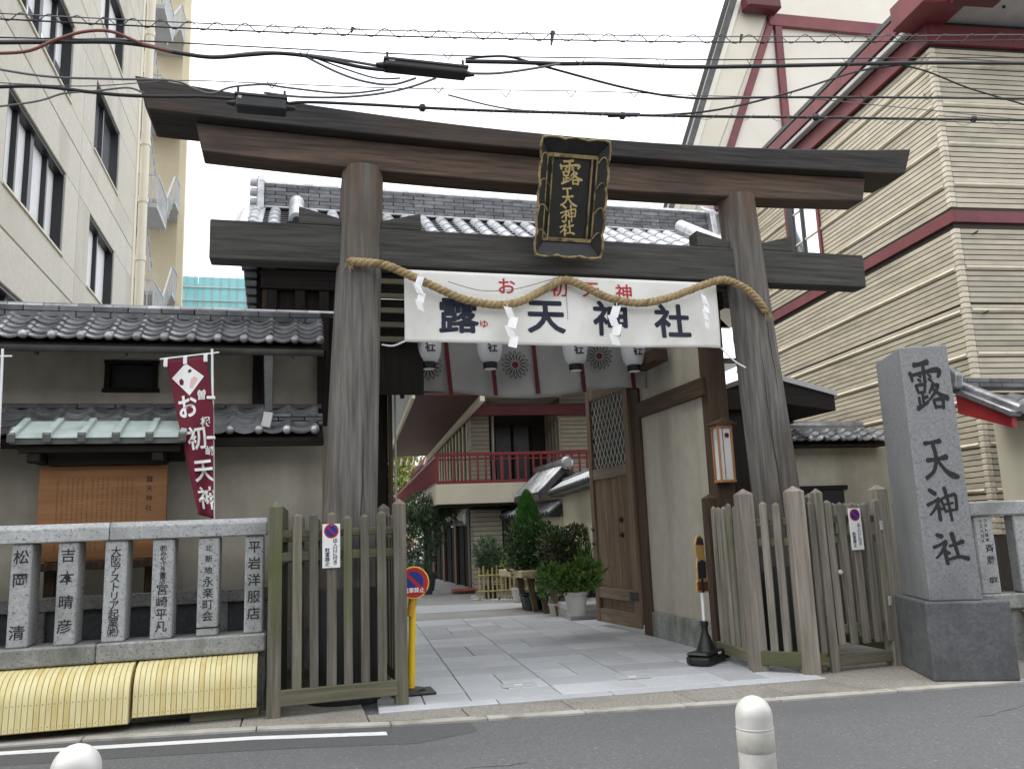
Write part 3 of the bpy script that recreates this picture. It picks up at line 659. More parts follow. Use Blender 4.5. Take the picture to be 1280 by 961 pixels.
for k in range(-4, 6):
    if k >= 0: xc, wd = centers[k]
    else: xc, wd = centers[0][0]+k*.43, centers[0][1]
    o = box('post', GRANITE, SF, xc-wd/2+2.4, xc+wd/2+2.4, -.10, .19, .702, 1.560, bevel=.012)
    if k < 0: continue
    X = xc+2.4; Yt = -.1015
    if k == 0: rows = [('松',1.44,.125),('岡',1.25,.125),('清',.82,.125)]
    elif k == 1: rows = [('吉',1.44,.12),('本',1.25,.12),('晴',1.05,.12),('彦',.85,.12)]
    elif k == 2: rows = [(ch, 1.46-i*.0755, .088) for i, ch in enumerate('大阪アストリア起業㈱')]
    elif k == 3: rows = [(ch, 1.475-i*.047, .055) for i, ch in enumerate('㈱みやざき書店')]+[(ch, 1.115-i*.104, .10) for i, ch in enumerate('宮崎平凡')]
    elif k == 4: rows = [('北',1.46,.062),('新',1.365,.066),('地',1.265,.07)]+[(ch, 1.165-i*.099, .095) for i, ch in enumerate('永楽町会')]
    else: rows = [(ch, 1.45-i*.146, .115) for i, ch in enumerate('平岩洋服店')]
    for ch, z, s in rows: text(ch, s, INK, o, (X, Yt, z), bold=.012, depth=.0005, name='inscription')
    if k == 4:
        box('wire_band', WIRE, SF, X-wd/2-.003, X+wd/2+.003, -.104, .194, .768, .782, bevel=.002)
# yellow ribbed covers at the foot of the fence
def cover(x0, x1, label, front, zb):
    t = thing('ribbed_cover', label, 'cover', ((x0+x1)/2, 7.8, 0), 0, 'yellow ribbed covers at the foot of the stone fences')
    prof = [(8.06, .535), (7.98, .53)]+[(7.98-(7.98-front)*math.sin(a), .29+.235*math.cos(a)) for a in [i*math.pi/2/8 for i in range(1, 9)]]+[(front-.012, zb)]
    n = max(2, round((x1-x0)/.0435)); xc = (x0+x1)/2
    wd = (x1-x0)/n
    ridge = MB()
    for s0, s1 in ((.06, .94),):
        for (ya, za), (yb, zb_) in zip(prof, prof[1:]): pass
        ridge.add([(-wd/2*s1*1.0, y-7.8, z) for y, z in prof]+[(wd/2*s1, y-7.8, z) for y, z in prof]
                  +[(-wd/2*.82, y-7.8-.004, z+.004) for y, z in prof]+[(wd/2*.82, y-7.8-.004, z+.004) for y, z in prof], [])
    m = len(prof)
    for i in range(m-1):
        ridge.f += [(2*m+i, 2*m+i+1, 3*m+i+1, 3*m+i), (i, i+1, 2*m+i+1, 2*m+i), (3*m+i, 3*m+i+1, m+i+1, m+i)]
    me = ridge.mesh('rib', YELLOW, smooth=35)
    for i in range(n): link('rib', me, t, (x0-xc+wd*(i+.5), 0, 0))
    MB().grid(lambda s, q: (x0-xc+(x1-x0)*s, prof[round(q*(m-1))][0]-7.8+.004, prof[round(q*(m-1))][1]-.003), 1, m-1).build('groove_sheet', YELLOW_D, t, smooth=35)
    for i in range(n*2):
        x = x0-xc+wd*(i+.5)/2
        pass
    riv = MB()
    for i in range(n):
        for z in (zb+.03, .29):
            x = x0-xc+wd*(i+.5); riv.lathe((0,0,0), [(.005,0),(.003,.003)], 6)
            for q in range(len(riv.v)-12, len(riv.v)):
                a, b, c_ = riv.v[q]; riv.v[q] = (x+a, front-7.8-.014-c_, z+b)
    riv.build('rivet', YELLOW_D, t)
    for x in (x0, x1):
        MB().prism([(x-xc+(.002 if x == x0 else -.006), y-7.8+.004, z-.004) for y, z in prof]+[(x-xc+(.002 if x == x0 else -.006), .26, zb)], (.004,0,0)).build('end_plate', YELLOW, t)
    return t
xj = P(163, 880, Y=7.72).x; xr = P(321, 860, Y=7.72).x
cover(-4.6, xj-.01, 'long yellow ribbed cover with stains, farther from the entrance', 7.70, .085)
cover(xj+.012, xr, 'shorter yellow ribbed cover next to the picket enclosure', 7.74, .12)
o = box('kick_board', W_FENCE_X, None, xj+.45, xr+.02, 7.82, 7.88, .024, .11); tag(o, 'weathered timber strip on the ground under the shorter yellow cover', 'board')
# low stone kerb wall behind the fence, under the notice board
LS = thing('low_stone_fence', 'low dark stone rail behind the inscribed granite fence', 'fence', (-1.6, 8.62, 0))
box('rail', GRANITE_OLD, LS, -4.2, 1.42, -.08, .1, .95, 1.07)
for x in (-3.6,-2.9,-2.2,-1.5,-.62,.06,.95,1.36):
    box('post', GRANITE_OLD, LS, x-.06, x+.06, -.06, .08, .0, .948)
for x0, x1 in ((-4.2,-3.66),(-3.54,-2.96),(-2.84,-2.26),(-2.14,-1.56),(-1.44,-.68),(-.56,0),(.12,.89),(1.01,1.3)):
    box('infill_panel', MONU_BASE, LS, x0, x1, -.01, .05, 0, .948)
# ================================================================== tiled roofs
def basis(u, v):
    u = Vector(u).normalized(); v = Vector(v).normalized(); n = u.cross(v).normalized(); v = n.cross(u)
    return Matrix((u, v, n)).transposed(), u, v, n
_pt = {}
def pan_mesh(cw, ln, mat, th=.018):
    key = (cw, ln, mat.name)
    if key in _pt: return _pt[key]
    nu = 10
    def prof(s):
        return -.027*math.sin(math.pi*min(s/.70,1)) if s < .70 else .030*math.sin(math.pi*(s-.70)/.30)
    mb = MB(); mb.grid(lambda s, t: (cw*s*1.02, ln*1.12*t, prof(s)*(cw/.27)+.022*(1-t)), nu, 1, (0,0,-th))
    me = mb.mesh('roof_tile', mat, smooth=50); _pt[key] = me; return me
def pan_roof(parent, org, u, v, cols, rows, cw, rl, mat, jit=.003):
    Mx, u, v, n = basis(u, v); me = pan_mesh(cw, rl, mat); e = Mx.to_euler(); org = Vector(org)
    for r_ in range(rows):
        for c_ in range(cols):
            p = org+u*(c_*cw)+v*(r_*rl)+n*(.01+random.uniform(-jit, jit))
            link('roof_tile', me, parent, p, e)
def eave_caps(parent, org, u, v, cols, cw, mat, r_=.045, at=.85):
    Mx, u, v, n = basis(u, v); org = Vector(org)
    me = MB().lathe((0,0,0), [(r_,-.02),(r_,.012),(r_*.92,.024),(r_*.5,.033),(.004,.036)], 16).mesh('eave_cap', mat, smooth=50)
    e = (R(90), 0, 0)
    for c_ in range(cols): link('eave_cap', me, parent, org+u*((c_+at)*cw)-v*.012+n*.035, e)
def bricks(parent, x0, x1, y0, y1, z0, layers, ln, h, mat, name='ridge_tile', step=.008):
    for k in range(layers):
        x = x0-(ln/2 if k % 2 else 0)
        while x < x1:
            a, b = max(x, x0), min(x+ln, x1)
            if b-a > .04:
                jj = random.uniform(-.004,.004)
                box(name, mat, parent, a+.003, b-.003, y0+step*k+jj, y1-step*k, z0+h*k+.003, z0+h*(k+1)-.002, bevel=.006)
            x += ln
# ================================================================== plaster wing left of the gate
random.seed(21)
A = thing('plaster_wing', 'low plastered wing with two tiers of tiled roof left of the gate', 'building', (-2, 9.1, 0))
def a_(x, y, z): return (x+2, y-9.1, z)
XR = .30
zl = P(60, 545, Y=8.62).z
box('wall', PLASTER_W, A, -6, XR+2, -.05, .12, .62, zl+.22, bevel=0)
box('wall_base', GRANITE_OLD, A, -6, XR+2, -.09, .12, 0, .618)
wl, wr = P(135, 470, Y=9.5).x+2, P(194, 470, Y=9.5).x+2; wz0, wz1 = P(165, 486, Y=9.5).z, P(165, 455, Y=9.5).z
for nm, x0, x1, z0, z1 in (('upper_wall',-6,wl,zl+.24,3.84),('upper_wall',wr,XR+2,zl+.24,3.84),('upper_wall',wl,wr,zl+.24,wz0),('upper_wall',wl,wr,wz1,3.84)):
    box(nm, PLASTER_W, A, x0, x1, .40, .52, z0, z1, bevel=0)
wn = box('window', BLACK, A, wl, wr, .47, .50, wz0, wz1, bevel=0)
for x0, x1, z0, z1 in ((wl-.03,wl+.02,wz0,wz1),(wr-.02,wr+.03,wz0,wz1),(wl-.05,wr+.05,wz0-.04,wz0),(wl-.04,wr+.04,wz1,wz1+.035)):
    box('window_frame', W_DARK_X, wn, x0, x1, .37, .48, z0, z1, bevel=.003)
for px in (325, 408):
    x = P(px, 480, Y=9.15).x+2; box('wall_post', W_DARK, A, x-.09, x+.09, .33, .43, zl+.2, 3.62)
# upper roof
v1 = (0, .50, .35)
EY, EZ = 8.72, 3.535
cols = 28; cw = .254; x0 = XR-cols*cw
pan_roof(A, a_(x0, EY, EZ), (1,0,0), v1, cols, 5, cw, .124, TILE)
eave_caps(A, a_(x0, EY, EZ), (1,0,0), v1, cols, cw, TILE, r_=.043)
MB().prism([a_(x0,EY+.03,EZ-.055), a_(x0,9.27,EZ+.33), a_(x0,9.65,EZ+.33), a_(x0,9.65,EZ+.29), a_(x0,9.27,EZ+.29), a_(x0,EY+.03,EZ-.09)], (XR-x0,0,0)).build('roof_deck', W_DARK_X, A)
bricks(A, x0+2, XR+2, .08, .30, EZ+.325, 2, .33, .062, RIDGE)
xx = x0
while xx < XR:
    MB().prism([(xx+2+.003, .19-.085*math.cos(q), EZ+.452+.05*math.sin(q)) for q in [i*math.pi/7 for i in range(8)]], (.325,0,0)).build('ridge_cap', TILE, A, smooth=60); xx += .331
box('eave_board', W_DARK_X, A, x0+2, XR+2, EY-9.1+.05, EY-9.1+.09, EZ-.12, EZ-.045)
MB().prism([(x0+2, EY-9.1-.05+.06*math.cos(q), EZ-.10+.055*math.sin(q)) for q in [math.pi+i*math.pi/6 for i in range(7)]], (XR-x0,0,0)).build('gutter', COPPER_D, A, smooth=60)
for i in range(9):
    x = x0+.4+i*.8; box('gutter_bracket', COPPER_D, A, x+1.992, x+2.008, EY-9.1-.055, EY-9.1+.06, EZ-.165, EZ-.09, bevel=.002)
for i in range(28):
    x = x0+.1+i*.254; MB().bar((x+2, -.34, EZ-.075), (x+2, .13, EZ+.17), .05, .06).build('rafter', W_DARK, A)
# lower pent roof
v2 = (0, .42, .24); E2Y, E2Z = 8.60, zl+.02; cw2 = .272; cols2 = 26; x2 = XR-.05-cols2*cw2
pan_roof(A, a_(x2, E2Y, E2Z), (1,0,0), v2, cols2, 4, cw2, .165, TILE)
eave_caps(A, a_(x2, E2Y, E2Z), (1,0,0), v2, cols2, cw2, TILE, r_=.045)
MB().prism([a_(x2,E2Y+.03,E2Z-.05), a_(x2,9.52,E2Z+.36), a_(x2,9.52,E2Z+.3), a_(x2,E2Y+.03,E2Z-.09)], (XR-x2,0,0)).build('roof_deck', W_DARK_X, A)
bricks(A, x2+2, XR+2, .12, .36, E2Z+.33, 1, .36, .06, TILE_D)
box('eave_board', W_DARK_X, A, x2+2, XR+2, E2Y-9.1+.04, E2Y-9.1+.1, E2Z-.13, E2Z-.04)
bricks(A, -.28+2, XR+2, -.30, -.12, E2Z+.10, 3, .26, .042, RIDGE)
dp = [a_(P(336,438,Y=8.7).x, 8.7, P(336,438,Y=8.7).z), a_(P(336,515,Y=8.66).x, 8.66, P(336,515,Y=8.66).z)]
MB().bar(dp[0], dp[1], .1, .08, (0,1,0), .075, .06).build('downspout', COPPER_D, A, bevel=.008)
MB().bar(dp[1], Vector(dp[1])+Vector((-.03,-.03,-.16)), .09, .04, (0,1,0)).build('downspout_shoe', GREYM, A, bevel=.005)

# ================================================================== notice board
NB = thing('notice_board', 'roofed wooden notice board with brush-written text behind the stone fence', 'notice board', (-1.55, 8.66, 0))
nl, nr = P(46, 640, Y=8.62).x+1.55, P(208, 640, Y=8.62).x+1.55; nz1, nz0 = P(128, 582, Y=8.62).z, P(128, 700, Y=8.62).z
box('board', W_BOARD, NB, nl, nr, -.04, 0, nz0, nz1)
for x in (nl+.12, nr-.14): box('leg', W_BROWN, NB, x-.045, x+.045, .012, .1, 0, nz1+.22)
box('frame_rail', W_BROWN, NB, nl-.03, nr+.03, -.055, .02, nz0-.08, nz0-.005)
box('tie_beam', W_DARK_X, NB, nl-.12, nr+.14, -.02, .1, nz1+.04, nz1+.16)
rl_, rr_ = P(14, 545, Y=8.3).x+1.55, P(232, 545, Y=8.3).x+1.55
zf = P(120, 548, Y=8.28).z; zr = zf+.2
MB().prism([(rl_,-.40,zf-.05),(rl_,-.40,zf),(rl_,.02,zr),(rl_,.44,zf),(rl_,.44,zf-.05),(rl_,.02,zr-.05)], (rr_-rl_,0,0)).build('roof_boards', COPPER_D, NB)
n = 5
for i in range(n):
    a = rl_+.02+(rr_-rl_-.04)*i/n; b = rl_+.02+(rr_-rl_-.04)*(i+1)/n
    MB().hexa([(a,-.41,zf+.003),(b,-.41,zf+.003),(b,.02,zr+.008),(a,.02,zr+.008)], [(a,-.41,zf+.012),(b,-.41,zf+.012),(b,.02,zr+.017),(a,.02,zr+.017)]).build('copper_sheet', COPPER, NB)
for i in range(n+1):
    a = rl_+.02+(rr_-rl_-.04)*i/n
    MB().bar((a,-.43,zf+.02),(a,.02,zr+.026), .06, .05).build('batten', COPPER, NB, bevel=.006)
    MB().box(a-.034,a+.034,-.437,-.43,zf-.035,zf+.05).build('batten_end', COPPER_D, NB)
box('eave_beam', W_DARK_X, NB, rl_+.05, rr_-.05, -.34, -.28, zf-.12, zf-.055); box('eave_beam', W_DARK_X, NB, rl_+.25, rr_-.2, -.14, -.06, zf-.22, zf-.06)
for x in (nl+.02, nr-.06): box('bracket', W_DARK, NB, x-.05, x+.05, -.32, .1, nz1+.02, nz1+.1)
random.seed(5)
text('露天神社', .055, INK, NB, (0,0,0)).name = 'lettering'
tl = bpy.data.objects['lettering'] if 'lettering' in bpy.data.objects else None
for o in [o for o in NB.children if o.name.startswith('lettering')]: bpy.data.objects.remove(o)
for i, ch in enumerate('露天神社'): text(ch, .062, INK, NB, (nr-.16, -.0415, nz1-.14-i*.09), bold=.01, depth=.0005, name='lettering')
cm = MB()                                                     # unreadable small columns of brush writing
for k in range(22):
    x = nr-.27-k*.043
    if x < nl+.12: break
    z = nz1-.12-(.12 if k % 5 == 0 else 0); 
    while z > nz0+.1+(.25 if k % 4 == 3 else 0):
        h = random.uniform(.010,.018)
        for q in range(3):
            xa = x+random.uniform(-.009,.004); za = z-random.uniform(0,h)
            cm.box(xa, xa+random.uniform(.004,.011), -.0412, -.0405, za-.0022, za+.0012)
        cm.box(x-.001, x+.002, -.0412, -.0405, z-h, z); z -= .026
cm.build('small_writing', M('faded_ink', lin(.10,.05,.025), rough=.8), NB)

# ================================================================== banner flags on poles
def flag(px_top, py_top, px_bot, py_bot, Y, label, cloth=True):
    pt, pb_ = P(px_top, py_top, Y=Y), P(px_bot, py_bot, Y=Y)
    d = (pb_-pt)/(pt.z-pb_.z); base = pt+d*pt.z; base.z = 0
    t = thing('banner_flag', label, 'flag', base, 0, 'shrine banner flags on white poles')
    MB().cyl((0,0,0), pt+Vector((0,0,.03))-base, .014, .012, 10).build('pole', WHITE, t, smooth=True)
    return t, base, pt
FY = 8.4
t, base, pt = flag(265, 440, 267, 648, FY, 'crimson banner flag with white brush characters on a white pole')
a, b = P(200, 449, Y=FY), P(274, 440.5, Y=FY); MB().cyl(a-base, b-base, .0085, n=8).build('cross_arm', WHITE, t, smooth=True)
def fl(s, q):
    yl = 451+q*(643-451); xl = 208+q*(36)+4*q*q
    yr = 445+q*(648-445); xr_ = 258+9*min(1, q*3.2)**1.2
    x = xl+(xr_-xl)*s; y = yl+(yr-yl)*s
    yy = FY-.03+.035*math.sin(s*7+q*5)*(1-.3*s)*(.35+q)+.03*math.sin(q*9+s*2)*(1-s)
    return P(x, y, Y=yy)
MB().grid(lambda s, q: fl(s, q)-base, 20, 50, (0,.002,0)).build('cloth', CRIMSON, t, smooth='all')
def fl_text(ch, px, py, size, mat, bold, sx=1.0, rot=0):
    me = text_mesh(ch, size, bold, .0004).copy(); me.materials.append(mat)
    bb = [v.co.x for v in me.vertices]; by = [v.co.y for v in me.vertices]; cx_ = (min(bb)+max(bb))/2; cy_ = (min(by)+max(by))/2
    for v_ in me.vertices:
        xx_, zz_ = (v_.co.x-cx_)*sx, v_.co.y-cy_
        xx_, zz_ = xx_*math.cos(rot)-zz_*math.sin(rot), xx_*math.sin(rot)+zz_*math.cos(rot)
        x = px+xx_*121; y = py-zz_*121
        q = (y-448)/(645-448); q = max(0, min(1, q)); xl = 208+q*36+4*q*q; xr_ = 258+9*min(1, q*3.2)**1.2
        s = max(0, min(.995, (x-xl)/(xr_-xl)))
        v_.co = fl(s, q)-base+Vector((0,-.005-v_.co.z*2,0))
    link('flag_character', me, t)
for ch, px, py, s in (('お',235,507,.26),('初',246,547,.25),('天',255,588,.25),('神',259,621,.24)): fl_text(ch, px, py, s, WHITE, .022, .82, R(8))
for ch, px, py in (('曽',252,494),('根',257,527),('崎',263,563)): fl_text(ch, px, py, .105, WHITE, .02)
dm = MB(); 
def flp(x, y, o_=.006):
    q = max(0, min(1, (y-448)/(645-448))); xl = 208+q*36+4*q*q; xr_ = 258+9*min(1, q*3.2)**1.2
    return fl((x-xl)/(xr_-xl), q)-base+Vector((0,-o_,0))
def flat(poly, o_, name, mat, n=6):
    mb = MB(); c_ = (sum(p[0] for p in poly)/len(poly), sum(p[1] for p in poly)/len(poly))
    fine = []
    for (xa, ya), (xb, yb) in zip(poly, poly[1:]+poly[:1]):
        for i in range(n): fine.append((xa+(xb-xa)*i/n, ya+(yb-ya)*i/n))
    m = len(fine)
    for ring in range(5):
        f_ = 1-ring/4
        for x, y in fine: mb.v.append(tuple(flp(c_[0]+(x-c_[0])*f_, c_[1]+(y-c_[1])*f_, o_)))
    for ring in range(4):
        for i in range(m): mb.f.append((ring*m+i, ring*m+(i+1)%m, (ring+1)*m+(i+1)%m, (ring+1)*m+i))
    mb.build(name, mat, t)
flat([(232,454),(255,472),(237,494),(215,471)], .006, 'diamond_emblem', WHITE)
flat([(227,472),(230,476),(229,481),(225,480),(224,475)], .008, 'emblem_patch', CRIMSON)
flat([(239,473),(244,471),(247,475),(240,486),(237,484)], .008, 'emblem_patch', PINK)
flat([(235,463),(238,461.5),(240,464),(238,466),(235.5,466)], .008, 'emblem_patch', INK)
for (x, y) in ((207,453),(231.5,450),(257,447)):
    p = P(x, y, Y=FY-.02)-base; box('hanging_loop', WHITE, t, p.x-.018, p.x+.018, p.y-.014, p.y+.014, p.z-.045, p.z+.04)
for y in (497, 547): 
    p = P(265, y, Y=FY-.02)-base; box('hanging_loop', WHITE, t, p.x-.05, p.x+.03, p.y-.012, p.y+.03, p.z-.015, p.z+.015)
t2, base2, pt2 = flag(3, 440, -2, 560, FY, 'white banner pole with a short arm at the left picture edge')
a, b = P(-60, 447, Y=FY), P(15, 445, Y=FY); MB().cyl(a-base2, b-base2, .0085, n=8).build('cross_arm', WHITE, t2, smooth=True)
MB().grid(lambda s, q: P(-62+s*55, 450+q*195, Y=FY-.02+.02*math.sin(s*6+q*4))-base2, 8, 14, (0,.002,0)).build('cloth', CRIMSON, t2, smooth='all')

# ================================================================== no-parking sign on a yellow pole
pbz = P(514, 866, Z=.034)
NP = thing('no_parking_sign', 'round red and blue no-parking sign on a yellow pole', 'sign', (pbz.x, pbz.y, .034))
c = P(517, 728, Y=pbz.y-.03)
MB().lathe((0,0,0), [(.14,0),(.15,.02),(.12,.045),(.03,.05)], 8).build('rubber_base', BLACKP, NP, rot=(0,0,R(22)))
MB().box(-.2,.22,-.16,.16,0,.022).build('base_plate', BLACKP, NP, bevel=.01)
pc = Vector((c.x-pbz.x, 0, c.z-.034))
MB().cyl((0,0,.02), (pc.x,.02,pc.z+.05), .034, n=14).build('pole', POLE_Y, NP, smooth=True)
MB().cyl((0,.002,pc.z-.32), (pc.x,.02,pc.z-.14), .039, n=14).build('sleeve', M('pole_cap', lin(.5,.27,.01), rough=.5), NP, smooth=True)
dz = MB().lathe((0,0,0), [(.155,0),(.155,.012)], 40).build('disc', SIGN_YEL, NP, loc=(pc.x,-.022,pc.z), rot=(R(90),0,R(6)), bevel=.003)
MB().lathe((0,0,0), [(.142,0),(.142,.0015)], 40).build('red_ring', SIGN_RED, dz, loc=(0,0,.0122))
MB().lathe((0,0,0), [(.095,0),(.095,.0015)], 40).build('blue_field', SIGN_BLUE, dz, loc=(0,.012,.0139))
MB().box(-.1,.1,-.016,.016,0,.0012).build('red_bar', SIGN_RED, dz, loc=(0,.012,.0157), rot=(0,0,R(-45)))
MB().box(-.125,.125,-.098,-.048,0,.0012).build('red_ring', SIGN_RED, dz, loc=(0,0,.0157))
text('駐車禁止', .052, WHITE, dz, (0,-.074,.0176), rot=(0,0,0), bold=.02, depth=.0004)

# ================================================================== the gatehouse
random.seed(31)
G = thing('gatehouse', 'dark timber gatehouse with silver tiled roof standing behind the torii', 'gate', (2.9, 10.6, 0))
GX, GY = 2.9, 10.6
def gb(name, mat, x0, x1, y0, y1, z0, z1, bevel=.008, par=None): return box(name, mat, par or G, x0-GX, x1-GX, y0-GY, y1-GY, z0, z1, bevel=bevel)
def g_(x, y, z): return (x-GX, y-GY, z)
EGY, EGZ = 9.75, 5.03
ga = math.atan2(1.29, 2.15); SL = math.hypot(11.45-EGY, 6.05-EGZ)
gv = (0, math.cos(ga), math.sin(ga)); RX0, RX1 = -.52, 6.50; CW = .2565
Mx, gu, gvv, gn = basis((1,0,0), gv); ge = Mx.to_euler()
rl = .31; nc = int((RX1-RX0)/CW)
cov = MB()
def half(r_, z0, n=9): return [(r_*math.cos(math.pi*i/n), z0+r_*math.sin(math.pi*i/n)) for i in range(n+1)]
sec0 = half(.082, .02); sec1 = half(.074, .012)
m = len(sec0)
cov.v += [(x,0,z) for x,z in sec0]+[(x,.03,z) for x,z in half(.082,.02)]+[(x,.034,z) for x,z in half(.077,.017)]+[(x,rl*1.02,z) for x,z in sec1]
for k in range(3):
    for i in range(m-1): cov.f.append((k*m+i, k*m+i+1, (k+1)*m+i+1, (k+1)*m+i))
cov.f.append(tuple(range(m)))
covm = cov.mesh('cover_tile', TILE_SHEEN, smooth=50)
for c_ in range(nc+1):
    for r_ in range(int(SL/rl)):
        p = Vector(g_(RX0+c_*CW, EGY, EGZ))+gvv*(r_*rl)
        link('cover_tile', covm, G, p+gn*random.uniform(-.002,.003), ge)
    MB().lathe((0,0,0), [(.085,-.01),(.085,.012),(.07,.02),(.03,.03),(.004,.031)], 14).build('eave_cap', TILE_D, G, loc=Vector(g_(RX0+c_*CW, EGY-.005, EGZ+.005)), rot=(R(90),0,0), smooth=40)
    if c_ < nc:                                                # pan tiles overlapping in short steps
        pm = MB(); k = int(SL/.16)
        for q in range(k):
            b0 = Vector(g_(RX0+(c_+.5)*CW, EGY, EGZ))+gvv*(q*.16)
            pm.grid(lambda s, t_: b0+gu*((s-.5)*(CW-.06))+gvv*(t_*.175)+gn*(.012+.016*(2*abs(s-.5))**2+.018*(1-t_)), 4, 1, gn*-.012)
        pm.build('pan_tile', TILE_D, G)
MB().prism([g_(RX0-.1,EGY,EGZ-.015), g_(RX0-.1,11.6,6.12), g_(RX0-.1,12.5,5.56), g_(RX0-.1,12.5,5.49), g_(RX0-.1,11.6,6.03), g_(RX0-.1,EGY,EGZ-.08)], (RX1-RX0+.2,0,0)).build('roof_deck', W_DARK_X, G)
RZ = 6.06; X0R, X1R = -.42, 6.42
gb('ridge_flange', TILE_SHEEN, X0R, X1R, 11.36, 11.84, RZ+.01, RZ+.035)
bricks(G, X0R-GX, X1R-GX, 11.40-GY, 11.80-GY, RZ+.04, 6, .30, .062, RIDGE, step=.012)
xx = X0R
while xx < X1R-.1:
    MB().prism([g_(xx+.003, 11.6-.12*math.cos(q), RZ+.412+.075*math.sin(q)) for q in [i*math.pi/8 for i in range(9)]], (.33,0,0)).build('ridge_cap', TILE_SHEEN, G, smooth=60); xx += .336
for xe, s in ((X0R, -1), (X1R, 1)):                            # ridge-end ornaments
    MB().prism([g_(xe+s*.0,11.25,RZ-.06), g_(xe,11.32,RZ+.40), g_(xe,11.5,RZ+.5), g_(xe,11.6,RZ+.58), g_(xe,11.7,RZ+.5), g_(xe,11.88,RZ+.40), g_(xe,11.95,RZ-.06)], (s*.1,0,0)).build('ridge_end_tile', TILE, G, bevel=.015)
    for k in range(3): MB().cyl(g_(xe+s*.05,11.6,RZ+.16+k*.15), g_(xe+s*.2,11.6,RZ+.17+k*.15), .06, n=12).build('ridge_end_roll', TILE_SHEEN, G, smooth=True)
for xd in (.02, 5.83):                                          # descending ridges down the slope
    for k in range(4):
        a0 = Vector(g_(xd, EGY, EGZ))+gvv*(SL-.18-k*.36); a1 = a0-gvv*.35
        MB().bar(a0+gn*.08, a1+gn*.08, .2, .13, gn).build('descending_ridge_tile', TILE, G, bevel=.01)
        MB().cyl(a0+gn*.17, a1+gn*.17, .098, n=16).build('descending_ridge_cap', TILE_SHEEN, G, smooth=50)
    e0 = Vector(g_(xd, EGY, EGZ))+gvv*(SL-.18-1.44)+gn*.14
    for dx in (-.08, 0, .08): MB().cyl(e0+Vector((dx,0,.03 if dx == 0 else -.03)), e0+Vector((dx,-.06,.0 if dx == 0 else -.06)), .055, n=12).build('ridge_end_roll', TILE_D, G, smooth=50)
for xs_, sg in ((RX0, -1), (RX1, 1)):                           # stacked verge tiles and bargeboards on both gables
    for k in range(4):
        for side in (1, -1):
            yA, yB = (EGY, 11.55) if side == 1 else (12.5, 11.65)
            MB().bar(g_(xs_+sg*(.02+.03*k), yA, (EGZ+.06 if side == 1 else 5.64)-.045*k), g_(xs_+sg*(.02+.03*k), yB, 6.15-.045*k), .28, .038).build('verge_tile', TILE_SHEEN if k % 2 == 0 else TILE, G, bevel=.006)
    for yA, yB, zA in ((EGY, 11.6, EGZ-.24), (12.5, 11.6, 5.34)):
        MB().bar(g_(xs_+sg*-.05, yA, zA), g_(xs_+sg*-.05, yB, 5.88), .06, .22, (0,0,1)).build('bargeboard', W_BROWN, G)
for i in range(26):                                              # rafters
    x = RX0+.15+i*.288
    MB().bar(g_(x,EGY+.05,EGZ-.1), g_(x,11.5,5.95), .07, .09).build('rafter', W_DARK, G, bevel=.004)
gb('eave_purlin', W_DARK_X, RX0, RX1, 10.0, 10.18, 4.78, 4.98)
gb('ceiling', W_DARK_X, .1, 5.9, 10.5, 11.6, 4.42, 4.46, 0)
gb('front_beam', W_DARK_X, -.3, 5.9, 10.5, 10.74, 4.06, 4.40)
gb('front_beam', W_DARK_X, -.4, 6.2, 10.02, 10.2, 4.5, 4.74)
gb('rear_beam', W_DARK_X, .1, 5.9, 12.2, 12.4, 4.06, 4.40)
gb('main_post', W_DARK, .92, 1.16, 10.5, 10.76, 0, 4.06); gb('main_post', W_BROWN, 4.76, 5.04, 10.86, 11.13, 0, 4.06)
gb('rear_post', W_DARK, .92, 1.14, 12.3, 12.5, 0, 4.06); gb('rear_post', W_BROWN, 4.88, 5.08, 12.75, 12.95, 0, 4.06)
gb('stile', W_BROWN, 1.16, 1.21, 10.42, 10.5, 0, 3.9); gb('stile', GREYM, 1.235, 1.26, 10.44, 10.46, .0, 3.3, .002)
gb('left_infill', PLASTER_W, .32, .92, 10.5, 10.6, 0, 4.06, 0)
for k in range(5):
    p = P(490, 352+k*18, Y=9.9); gb('louvre_slat', W_FENCE_X, .70, 1.5, 9.88, 9.92, p.z-.035, p.z+.03, .004)
gb('louvre_back', W_DARK, .6, 1.55, 9.97, 10.0, 3.2, 4.4)
for px in (340, 375, 405):
    x = P(px, 380, Y=10.1).x; gb('gable_strut', W_DARK, x-.06, x+.06, 10.04, 10.115, 3.6, 4.5)
gb('gable_wall', W_DARK, -.46, .9, 10.12, 10.18, 3.3, 4.95, 0); gb('corner_board', W_BROWN, -.38, -.22, 10.06, 10.12, 3.4, 4.95)
for k in range(9): gb('verge_end_tile', TILE_D, -.6+.012*k, -.44, 10.0, 10.3, 4.72-.105*k, 4.80-.105*k)
# right flank wall of the passage
gb('flank_wall', PLASTER, 4.80, 4.92, 9.02, 10.86, .36, 4.05, 0)
gb('flank_wall_base', GRANITE_OLD, 4.765, 4.95, 9.02, 10.86, 0, .358)
zb0 = P(840, 498, X=4.76).z
gb('flank_beam', W_BROWN_Y, 4.74, 4.98, 8.88, 10.86, zb0-.1, zb0+.12)
gb('corner_post', W_BROWN, 4.79, 5.02, 8.80, 9.02, 0, 4.5)
gb('flank_top_beam', W_DARK_X, 4.72, 5.02, 8.7, 10.86, 4.055, 4.28)
gb('bracket', W_BROWN_Y, 4.5, 4.72, 9.7, 10.86, 3.62, 3.78)
gb('void_shade_panel', W_DARK, 5.03, 6.0, 9.3, 9.4, 0, 3.1); gb('side_beam', W_DARK_X, 5.03, 6.0, 9.2, 9.3, 2.9, 3.15)  # dark panel puts the shade of an open void into its colour
